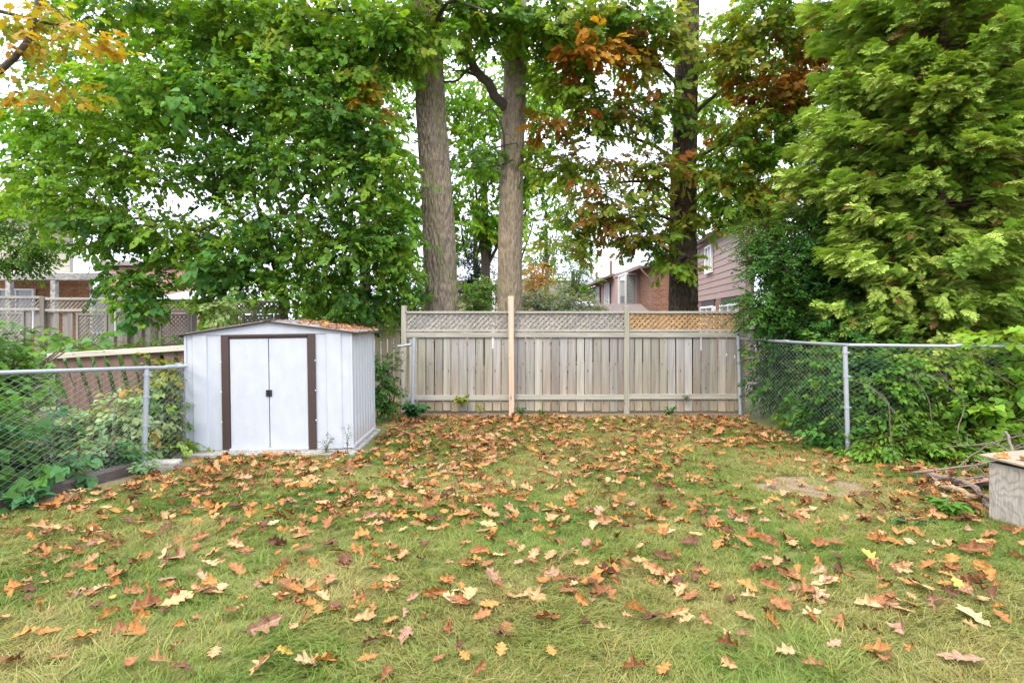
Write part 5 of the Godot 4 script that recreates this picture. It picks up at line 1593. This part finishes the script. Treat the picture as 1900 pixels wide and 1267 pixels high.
func right_side() -> void:
	cedar("tall cedar nearest the privet bush, its boughs tipped yellow green", at(5.75, 0, 9.4), 10.5, 1.45, 0.5, 401)
	cedar("tall cedar leaning its lower boughs over the right fence rail", at(5.95, 0, 8.45), 10.5, 1.40, 0.4, 402)
	cedar("tall cedar at the right edge of the hedge, behind the stick heap", at(7.25, 0, 8.65), 10.5, 1.60, 0.4, 403)
	cedar("tall cedar deepest in the hedge, dark between the others", at(6.9, 0, 10.4), 9.4, 1.7, 0.8, 404)
	cedar("tall cedar beyond the privet bush against the sky", at(7.7, 0, 11.6), 9.0, 1.5, 1.5, 405)
	# privet over the corner of the fence
	var w := at(4.45, 0, 9.45)
	var o := thing("privet_bush", "dense small-leaved dark green bush overhanging the right corner of the board fence", "bush", w)
	rng.seed = 411
	var g := Geo.new()
	for k in 12:
		var b := Vector3(rng.randfn() * 0.18, 0, rng.randfn() * 0.3)
		limb(g, [b, b + Vector3(rng.randfn() * 0.1, 0.7, rng.randfn() * 0.1), b + Vector3(rng.randfn() * 0.3 - 0.1, 1.5, rng.randfn() * 0.3), b + Vector3(rng.randfn() * 0.5, 2.4, rng.randfn() * 0.4)], 0.022, 0.007, 5, 0.4)
	put("stem", g, M.bark_limb, o)
	var c := [[at(4.1, 1.75, 9.3), Vector3(.65, .40, .5), 330], [at(4.75, 2.0, 9.3), Vector3(.75, .55, .6), 430], [at(4.2, 2.45, 9.4), Vector3(.55, .35, .5), 240], [at(4.95, 2.75, 9.5), Vector3(.7, .5, .6), 360], [at(4.25, 1.3, 9.0), Vector3(.45, .30, .5), 210], [at(4.75, 1.35, 8.6), Vector3(.5, .45, .6), 260], [at(5.2, 3.3, 9.8), Vector3(.7, .4, .5), 200, [PRIVET[1], Color(0.10, 0.17, 0.03)]], [at(4.0, 2.85, 9.7), Vector3(.40, .35, .35), 110, [PRIVET[2], Color(0.14, 0.26, 0.04)]], [at(4.4, 3.1, 10.0), Vector3(.5, .3, .4), 110, [PRIVET[1], Color(0.12, 0.18, 0.03)]]]
	foliage(o, "foliage", S.small, M.leaf, shift(c, w), PRIVET, 412, Vector2(0.8, 1.25), -0.5, 1.8)
	# what climbs on the right fence
	var vines := [
		["ivy", "green ivy and saplings behind the right fence between corner and middle post", at(4.35, 0, 8.4), S.ivy, [[at(4.10, 0.72, 9.55), Vector3(.25, .6, .35), 150], [at(4.35, 0.75, 9.1), Vector3(.25, .6, .4), 130], [at(4.35, 0.7, 8.5), Vector3(.30, .60, .5), 210], [at(4.30, 0.75, 7.7), Vector3(.30, .6, .4), 210], [at(4.05, 0.25, 8.2), Vector3(.25, .25, .8), 120], [at(3.85, 0.18, 7.3), Vector3(.2, .2, .3), 40]], [PRIVET[0], PRIVET[1], PRIVET[2], BROAD[3]]],
		["ivy", "low nettle-like greenery along the right fence foot left of the stick heap", at(4.5, 0, 6.85), S.oval, [[at(4.25, 0.16, 6.75), Vector3(.35, .17, .16), 90], [at(4.9, 0.18, 6.72), Vector3(.4, .2, .16), 80], [at(4.45, 0.42, 7.25), Vector3(.5, .35, .16), 80]], [BROAD[1], BROAD[2], BROAD[3]]],
		["bindweed_vine", "broad-leaved vine climbing the right fence above the plywood box", at(5.7, 0, 6.9), S.heart, [[at(5.75, 0.55, 6.85), Vector3(.55, .45, .12), 80], [at(5.35, 0.45, 6.88), Vector3(.3, .3, .1), 30], [at(5.9, 1.0, 7.05), Vector3(.4, .35, .15), 40], [at(5.65, 1.38, 6.95), Vector3(.12, .1, .1), 8]], [BROAD[1], BROAD[2], BROAD[3]]],
		["ivy", "dark ivy mass behind the right fence beneath the cedar boughs", at(5.2, 0, 7.6), S.ivy, [[at(4.45, 0.80, 7.2), Vector3(.45, .40, .10), 110, [PRIVET[1], PRIVET[2], BROAD[2]]], [at(5.2, 0.85, 7.15), Vector3(.45, .35, .10), 90, [PRIVET[1], BROAD[2], BROAD[3]]], [at(4.6, 0.75, 7.6), Vector3(.5, .55, .25), 230], [at(5.5, 0.75, 7.6), Vector3(.7, .6, .25), 280], [at(6.5, 0.7, 7.6), Vector3(.7, .6, .25), 220]], [PRIVET[0], PRIVET[1], PRIVET[2]]]]
	for q in vines:
		o = thing(q[0], q[1], "vine", q[2], 0.0, "climbers on the right fence")
		rng.seed = 421
		g = Geo.new()
		for k in 6:
			var p: Vector3 = q[4][k % q[4].size()][0] - q[2]
			var b := Vector3(p.x + rng.randfn() * 0.3, 0.0, p.z + rng.randfn() * 0.1)
			limb(g, [b, b + Vector3(rng.randfn() * 0.10, 0.35, rng.randfn() * 0.05), b + Vector3(rng.randfn() * 0.22, 0.7, 0), b + Vector3(rng.randfn() * 0.35, rng.randf_range(0.75, 1.1), 0)], 0.007, 0.003, 1, 0.25)
		put("stem", g, M.stick[0], o)
		foliage(o, "leaves", q[3], M.leaf, shift(q[4], q[2]), q[5], 431 + vines.find(q), Vector2(0.75, 1.15), -0.6, 2.0)

func left_side() -> void:
	# rounded juniper behind the left fence
	var w := at(-5.75, 0, 6.7)
	var o := thing("juniper_bush", "rounded green juniper behind the left chain-link fence at the edge", "bush", w)
	rng.seed = 451
	var g := Geo.new()
	for k in 10:
		limb(g, [Vector3(0, 0, 0), Vector3(rng.randfn() * 0.2, 0.5, rng.randfn() * 0.2), Vector3(rng.randfn() * 0.3, 1.2, rng.randfn() * 0.3)], 0.03, 0.008, 3, 0.3)
	put("stem", g, M.bark_red, o)
	var c := [[at(-5.80, 1.22, 6.6), Vector3(.55, .45, .5), 1100], [at(-5.65, 0.75, 6.5), Vector3(.62, .55, .5), 900], [at(-5.15, 0.45, 6.0), Vector3(.5, .45, .4), 620], [at(-5.3, 0.9, 6.5), Vector3(.35, .35, .35), 350], [at(-4.75, 0.4, 5.5), Vector3(.3, .42, .3), 350]]
	foliage(o, "foliage", S.cedar, M.cedar, shift(c, w), [Color(0.045, 0.13, 0.020), Color(0.095, 0.22, 0.026), Color(0.20, 0.33, 0.04)], 452, Vector2(0.26, 0.42), -0.8, 1.5)
	# ivy on the left fence
	var rows := [
		["ivy", "dark green vine with large heart-shaped leaves on the left fence below the juniper", at(-4.7, 0, 5.6), S.heart, [[at(-4.62, 0.55, 5.25), Vector3(.36, .42, .12), 26], [at(-4.30, 0.22, 5.6), Vector3(.25, .2, .15), 34], [at(-4.65, 0.2, 4.8), Vector3(.3, .2, .15), 22]], [BROAD[0], BROAD[0], BROAD[1], Color(0.09, 0.22, 0.09)]],
		["ivy", "pale variegated ivy with yellow leaves on the left fence before the leaning boards", at(-4.35, 0, 6.5), S.ivy, [[at(-4.65, 0.26, 6.75), Vector3(.42, .28, .22), 210], [at(-4.25, 0.32, 6.85), Vector3(.32, .36, .22), 230], [at(-4.10, 0.66, 7.05), Vector3(.16, .28, .10), 50], [at(-4.35, 0.62, 7.1), Vector3(.25, .12, .12), 30], [at(-4.05, 0.2, 6.1), Vector3(.15, .17, .3), 50]], VARIEGATED],
		["ivy", "green ivy between the left chain-link post and the shed wall", at(-3.85, 0, 6.8), S.ivy, [[at(-4.12, 0.40, 7.1), Vector3(.14, .42, .2), 100], [at(-4.06, 0.95, 7.15), Vector3(.10, .16, .12), 26, [Color(0.16, 0.28, 0.04), Color(0.45, 0.36, 0.05)]], [at(-3.78, 0.12, 6.85), Vector3(.10, .13, .12), 20]], [BROAD[1], BROAD[2], BROAD[3], VARIEGATED[3]]]]
	for q in rows:
		o = thing(q[0], q[1], "vine", q[2], 0.0, "climbers on the left fence")
		rng.seed = 461
		g = Geo.new()
		for k in 8:
			var p: Vector3 = q[4][k % q[4].size()][0] - q[2]
			var b := Vector3(p.x + rng.randfn() * 0.05, 0.0, p.z + rng.randfn() * 0.05)
			limb(g, [b, b + Vector3(rng.randfn() * 0.03, 0.25, 0), b + Vector3(rng.randfn() * 0.05, 0.5, 0), b + Vector3(rng.randfn() * 0.06, 0.75, 0)], 0.007, 0.003, 0, 0.1)
		put("stem", g, M.stick[0], o)
		foliage(o, "leaves", q[3], M.leaf, shift(q[4], q[2]), q[5], 471 + rows.find(q), Vector2(0.75, 1.15), -0.6, 2.0)
	# growth in the neighbouring garden
	rows = [
		["squash_plant", "large-leaved pale green plant at the left end of the leaning fence", at(-6.3, 0, 8.9), S.big_heart, [[at(-6.35, 1.05, 8.9), Vector3(.5, .18, .3), 24], [at(-6.9, 1.0, 9.2), Vector3(.4, .15, .3), 14]], [Color(0.14, 0.30, 0.09), Color(0.26, 0.40, 0.16)]],
		["weed_patch", "low green weeds along the foot of the old grey fence", at(-7.2, 0, 11.2), S.small, [[at(-8.2, 0.95, 11.2), Vector3(1.0, .22, .3), 200], [at(-6.6, 0.95, 11.2), Vector3(.9, .2, .3), 180], [at(-7.4, 0.4, 11.3), Vector3(2.0, .5, .4), 250]], [BROAD[1], BROAD[2], BROAD[3]]],
		["lilac_sapling", "pale leafy sapling rising behind the shed roof's left end", at(-4.15, 0, 8.75), S.ivy, [[at(-4.2, 1.68, 8.7), Vector3(.20, .16, .15), 26], [at(-4.1, 1.1, 8.7), Vector3(.15, .5, .15), 30]], [Color(0.16, 0.30, 0.06), Color(0.34, 0.44, 0.16)]]]
	for q in rows:
		o = thing(q[0], q[1], "plant", q[2])
		rng.seed = 463
		g = Geo.new()
		for k in 6:
			var p: Vector3 = q[4][k % q[4].size()][0] - q[2]
			limb(g, [Vector3(p.x, -0.02, p.z), Vector3(p.x + rng.randfn() * 0.05, p.y * 0.5, p.z), p], 0.009, 0.004, 1, 0.2)
		put("stem", g, M.stick[0], o)
		foliage(o, "leaves", q[3], M.leaf, shift(q[4], q[2]), q[5], 481 + rows.find(q), Vector2(0.75, 1.15), -0.8, 2.0)

# a small weed: stems that bend outwards and leaves along them
func weed(called: String, label: String, where: Vector3, h: float, wide: float, stems: int, size: float, sort: Array, colors: Array, seed_: int) -> void:
	var o := thing(called, label, "plant", where)
	rng.seed = seed_
	var s := Geo.new()
	var l := Geo.new()
	for k in stems:
		var a := TAU * k / stems + rng.randf()
		var tip := Vector3(cos(a) * wide * rng.randf_range(0.3, 1.0), h * rng.randf_range(0.65, 1.0), sin(a) * wide * rng.randf_range(0.3, 1.0))
		var pts := [Vector3.ZERO, Vector3(tip.x * 0.25, tip.y * 0.6, tip.z * 0.25), tip]
		s.tube(pts, [0.004, 0.003, 0.0015], 5, false)
		for j in 7:
			var f := 0.25 + 0.75 * (j + 1) / 7.0
			var p := along(pts, f)
			var b := a + (1.2 if j % 2 else -1.2) * (1.1 - f)
			l.col = pick(colors, rng.randf())
			leaf(l, Transform3D(towards(Vector3(cos(b), rng.randf_range(-0.3, 0.4), sin(b)), Vector3.UP + Vector3(rng.randfn(), 0, rng.randfn()) * 0.2), p), size * rng.randf_range(0.7, 1.2), sort, 1.0, 0.3, 0.25)
	s.col = Color(1, 1, 1)
	put("stem", s, M.stick[0], o)
	put("leaves", l, M.leaf, o).set_meta("kind", "stuff")

func heap_shift(d: float) -> float:
	return 0.32 + 0.95 * clampf((d - 4.8) / 0.9, 0.0, 1.2)

func small_things() -> void:
	weed("weed_plant", "dark bushy broad-leaved weed at the board fence's left post", at(-1.52, 0, 9.35), 0.30, 0.22, 13, 0.12, HEART, [Color(0.03, 0.12, 0.03), Color(0.07, 0.20, 0.06)], 501)
	weed("ash_seedling", "thin seedling with pale leaves before the shed's right front panel", at(-2.13, 0.01, 6.98), 0.24, 0.16, 5, 0.055, OVAL, [Color(0.12, 0.20, 0.13), Color(0.20, 0.28, 0.16)], 502)
	weed("ash_seedling", "taller wispy seedling against the shed's right front corner", at(-1.90, 0.01, 7.02), 0.36, 0.07, 3, 0.05, OVAL, [Color(0.12, 0.20, 0.13), Color(0.20, 0.28, 0.16)], 503)
	weed("yellow_sprig", "yellow leafed sprig poking through the board fence's first panel", at(-0.83, 0.12, 9.98), 0.22, 0.14, 5, 0.085, HEART, [Color(0.42, 0.42, 0.04), Color(0.20, 0.30, 0.05)], 504)
	weed("yellow_sprig", "small yellow green weed at the first fence panel's foot beside the pale post", at(-0.52, 0.0, 9.85), 0.22, 0.08, 4, 0.06, HEART, [Color(0.40, 0.40, 0.06), Color(0.20, 0.30, 0.05)], 505)
	weed("weed_plant", "little green weed just right of the pale post's foot", at(0.15, 0.0, 9.85), 0.16, 0.09, 6, 0.06, HEART, [Color(0.05, 0.16, 0.03), Color(0.10, 0.25, 0.04)], 506)
	weed("weed_plant", "little green weed on the middle fence panel's soil strip", at(0.48, 0.0, 9.8), 0.12, 0.08, 6, 0.05, HEART, [Color(0.07, 0.2, 0.03), Color(0.14, 0.28, 0.05)], 507)
	weed("weed_plant", "green weed at the foot of the third fence panel", at(2.55, 0.0, 9.85), 0.16, 0.10, 7, 0.07, HEART, [Color(0.05, 0.16, 0.03), Color(0.12, 0.25, 0.04)], 508)
	weed("weed_plant", "green sprig clinging to the third panel's bottom rail", at(2.86, 0.22, 9.98), 0.12, 0.05, 5, 0.045, OVAL, [Color(0.03, 0.12, 0.03), Color(0.07, 0.2, 0.04)], 509)
	weed("weed_plant", "bright green leafy weed beside the plywood box", at(3.42, 0.0, 4.78), 0.15, 0.15, 9, 0.085, HEART, [Color(0.08, 0.22, 0.03), Color(0.16, 0.34, 0.05)], 510)
	weed("weed_plant", "flat dark green weed in the grass before the stick heap", at(3.02, 0.0, 4.62), 0.06, 0.14, 7, 0.08, OVAL, [Color(0.03, 0.12, 0.04), Color(0.06, 0.18, 0.04)], 511)
	weed("weed_plant", "fresh green weed at the timber edging below the left post", at(-3.62, 0.0, 5.98), 0.16, 0.14, 8, 0.075, HEART, [Color(0.14, 0.28, 0.12), Color(0.30, 0.42, 0.20)], 512)
	weed("weed_plant", "leafy weed in front of the timber edging at the far left", at(-4.0, 0.02, 5.0), 0.12, 0.14, 7, 0.10, HEART, [Color(0.05, 0.16, 0.06), Color(0.10, 0.26, 0.10)], 513)
	var sb := thing("shrub", "dark shrubby growth in the gap between shed and fence post", "bush", at(-2.0, 0, 9.45))
	rng.seed = 514
	var sg := Geo.new()
	for k in 7:
		limb(sg, [Vector3(rng.randfn() * 0.06, 0, rng.randfn() * 0.06), Vector3(rng.randfn() * 0.1, 0.5, 0), Vector3(rng.randfn() * 0.15, 1.0, 0)], 0.010, 0.004, 2, 0.2)
	put("stem", sg, M.stick[1], sb)
	foliage(sb, "foliage", S.ivy, M.leaf, [[Vector3(0, 0.62, 0), Vector3(.17, .5, .2), 90], [Vector3(0.05, 0.25, 0.1), Vector3(.2, .2, .2), 30]], [BROAD[0], BROAD[1], PRIVET[1], Color(0.2, 0.28, 0.04)], 515, Vector2(0.5, 0.8), -0.9)
	# the weathered plywood box
	var w := at(4.33, 0, 4.20)
	var o := thing("plywood_box", "weathered grey plywood box with an overhanging lid at the right edge", "box", w, 0.31)
	var g := Geo.new()
	g.bevel(Vector3(0, 0.22, -0.012), Vector3(0.82, 0.46, 0.024), 0.004)
	put("front_panel", g, M.ply, o)
	for s in [-1.0, 1.0]:
		g = Geo.new()
		g.bevel(Vector3(s * 0.399, 0.22, -0.36), Vector3(0.022, 0.456, 0.66), 0.004)
		put("side_panel", g, M.ply, o)
	g = Geo.new()
	g.bevel(Vector3(0, 0.22, -0.70), Vector3(0.82, 0.46, 0.02), 0.004)
	put("back_panel", g, M.ply, o)
	g = Geo.new()
	g.bevel(Vector3(0.0, 0.478, -0.35), Vector3(0.92, 0.022, 0.80), 0.006, Basis(Vector3.RIGHT, 0.045))
	put("lid", g, M.ply_lid, o)
	# leaves on its lid
	var sh := [oak_leaf(2, 801).mesh(), oak_leaf(3, 802).mesh()]
	for k in 3:
		var m := leaf_mat(0.14, 0.7)
		m.albedo_color = (tones[[1, 0, 2][k]][1] as Color).linear_to_srgb()
		tag(put("fallen_leaf", sh[k % 2], m, self, at(3.76 + 0.10 * k, 0.515, 4.66 - 0.09 * (k % 2)), Basis(Vector3.UP, k * 1.9).scaled(Vector3(0.15, 0.15, 0.15))), ["orange folded leaf nearest the left end of the box lid", "tan crumpled leaf in the middle of the box lid", "rust brown folded leaf at the right of the box lid"][k], "leaf", "oak leaves on the box lid")
	# the heap of sticks beside it
	var sticks := [
		[[Vector3(2.62, 0.10, 5.72), Vector3(2.95, 0.12, 5.5), Vector3(3.2, 0.10, 5.25), Vector3(3.4, 0.05, 4.95)], 0.027, 0, "thick grey branch lying diagonally at the front of the stick heap"],
		[[Vector3(2.72, 0.045, 5.60), Vector3(3.0, 0.06, 5.38), Vector3(3.28, 0.05, 5.12)], 0.034, 2, "pale barkless log under the thick grey branch of the stick heap"],
		[[Vector3(3.34, 0.05, 5.05), Vector3(3.46, 0.035, 4.86), Vector3(3.55, 0.02, 4.72)], 0.020, 2, "short pale stick at the heap's front end by the box"],
		[[Vector3(2.45, 0.11, 5.75), Vector3(3.1, 0.22, 5.6), Vector3(3.6, 0.36, 5.5), Vector3(4.3, 0.52, 5.5)], 0.011, 0, "long thin branch arching over the whole heap and the box"],
		[[Vector3(3.35, 0.50, 5.75), Vector3(3.45, 0.34, 5.6), Vector3(3.55, 0.22, 5.45), Vector3(3.62, 0.12, 5.32)], 0.014, 0, "steep forked stick standing in the middle of the heap"],
		[[Vector3(2.9, 0.18, 5.7), Vector3(3.15, 0.36, 5.8), Vector3(3.45, 0.44, 5.85), Vector3(3.9, 0.46, 5.9)], 0.008, 1, "thin brown twig bending up over the back of the heap"],
		[[Vector3(3.05, 0.14, 5.45), Vector3(3.5, 0.20, 5.35), Vector3(3.95, 0.26, 5.3)], 0.009, 0, "straight grey twig lying level behind the box"],
		[[Vector3(3.50, 0.18, 5.35), Vector3(3.60, 0.12, 5.15), Vector3(3.66, 0.05, 4.98)], 0.026, 3, "dark stump of branch close to the box side"],
		[[Vector3(2.55, 0.07, 5.55), Vector3(2.85, 0.05, 5.2), Vector3(3.05, 0.03, 4.95)], 0.006, 1, "thin dark twig at the heap's outer front edge"],
		[[Vector3(3.2, 0.22, 5.95), Vector3(3.7, 0.40, 5.75), Vector3(4.2, 0.42, 5.6)], 0.007, 0, "thin curved twig high behind the box lid"],
		[[Vector3(3.1, 0.26, 5.5), Vector3(3.3, 0.16, 5.35), Vector3(3.42, 0.06, 5.2)], 0.007, 1, "short brown twig crossing the steep forked stick"],
		[[Vector3(3.3, 0.12, 5.6), Vector3(3.55, 0.16, 5.75), Vector3(3.85, 0.2, 5.6)], 0.012, 3, "dark crooked stick deep in the heap"],
		[[Vector3(2.8, 0.30, 6.0), Vector3(3.3, 0.34, 5.95), Vector3(3.8, 0.30, 5.8)], 0.006, 1, "thin twig along the back of the heap by the fence"],
		[[Vector3(3.6, 0.30, 5.5), Vector3(3.8, 0.42, 5.4), Vector3(3.95, 0.58, 5.3)], 0.005, 0, "fine twig rising past the left end of the lid"]]
	rng.seed = 521
	for q in sticks:
		g = Geo.new()
		var base_ := at(q[0][0].x + heap_shift(q[0][0].z), 0, q[0][0].z)
		var pts := []
		for p in q[0]:
			pts.append(at(p.x + heap_shift(p.z), p.y, p.z) - base_)
		limb(g, pts, q[1], q[1] * 0.6, 2 if q[1] < 0.02 else 1, 0.35)
		tag(put("stick", g, M.stick[q[2]], self, base_), q[3], "stick", "sticks heaped by the right fence")
	g = Geo.new()
	g.bevel(Vector3.ZERO, Vector3(0.8, 0.05, 0.12), 0.01, Basis(Vector3.UP, -0.1))
	tag(put("old_plank", g, M.timber, self, at(4.35, 0.06, 5.62)), "dark old plank lying under the sticks behind the box", "plank")
	g = Geo.new()
	g.tube([Vector3(0, -0.05, 0), Vector3(0.04, 0.3, 0), Vector3(0.10, 0.62, 0)], [0.075, 0.065, 0.055], 10)
	tag(put("tree_stump", g, M.bark_limb, self, at(4.25, 0, 7.35)), "short leaning grey stump behind the mesh right of the middle post", "stump")
	# leaves caught in the heap
	g = Geo.new()
	var pools := []
	for s in 4:
		pools.append(oak_leaf(s, 310 + s * 10))
	rng.seed = 522
	for k in 230:
		var d := rng.randf_range(4.9, 6.2)
		litter_leaf(g, pools, at(rng.randf_range(2.9, 4.2) + heap_shift(d) * 0.75, 0.03 + 0.17 * rng.randf() * rng.randf(), d))
	tag(put("heap_leaves", g, M.litter), "orange leaves caught among the heaped sticks", "leaves", "", "stuff")

func _ready() -> void:
	var cam := Camera3D.new()
	cam.name = "camera"
	add_child(cam)
	cam.position = Vector3(0, 1.55, 0)
	cam.projection = Camera3D.PROJECTION_FRUSTUM
	cam.near = 0.05
	cam.far = 600.0
	cam.size = 0.05 * 1267.0 / 1130.0
	cam.frustum_offset = Vector2(0, -0.05 * 38.5 / 1130.0)
	cam.current = true
	var env := Environment.new()
	env.background_mode = Environment.BG_SKY
	env.tonemap_mode = Environment.TONE_MAPPER_LINEAR
	env.tonemap_exposure = 2.0
	env.sdfgi_enabled = true
	env.ssao_enabled = true
	env.ssil_enabled = true
	var sky := ProceduralSkyMaterial.new()
	sky.sky_top_color = Color(0.90, 0.92, 0.97)
	sky.sky_horizon_color = Color(0.500, 0.514, 0.560)
	sky.sky_curve = 1.5
	sky.ground_bottom_color = Color(0.30, 0.30, 0.24)
	sky.ground_horizon_color = Color(0.46, 0.47, 0.46)
	sky.sky_energy_multiplier = 2.0
	env.sky = Sky.new()
	env.sky.sky_material = sky
	var we := WorldEnvironment.new()
	we.name = "environment"
	we.environment = env
	add_child(we)
	var sun := DirectionalLight3D.new()
	sun.name = "sun"
	sun.light_energy = 0.5
	sun.light_color = Color(1.0, 0.95, 0.86)
	sun.light_angular_distance = 22.0
	sun.shadow_enabled = true
	add_child(sun)
	sun.look_at_from_position(Vector3(-5, 9, 9), Vector3.ZERO)
	make_materials()
	make_sprays()
	ground()
	shed()
	board_fence()
	tan_fence()
	grey_fence()
	leaning_fence()
	chain_fences()
	houses()
	oaks()
	broad_trees()
	far_trees()
	right_side()
	left_side()
	small_things()
	grass()
	fallen_leaves()
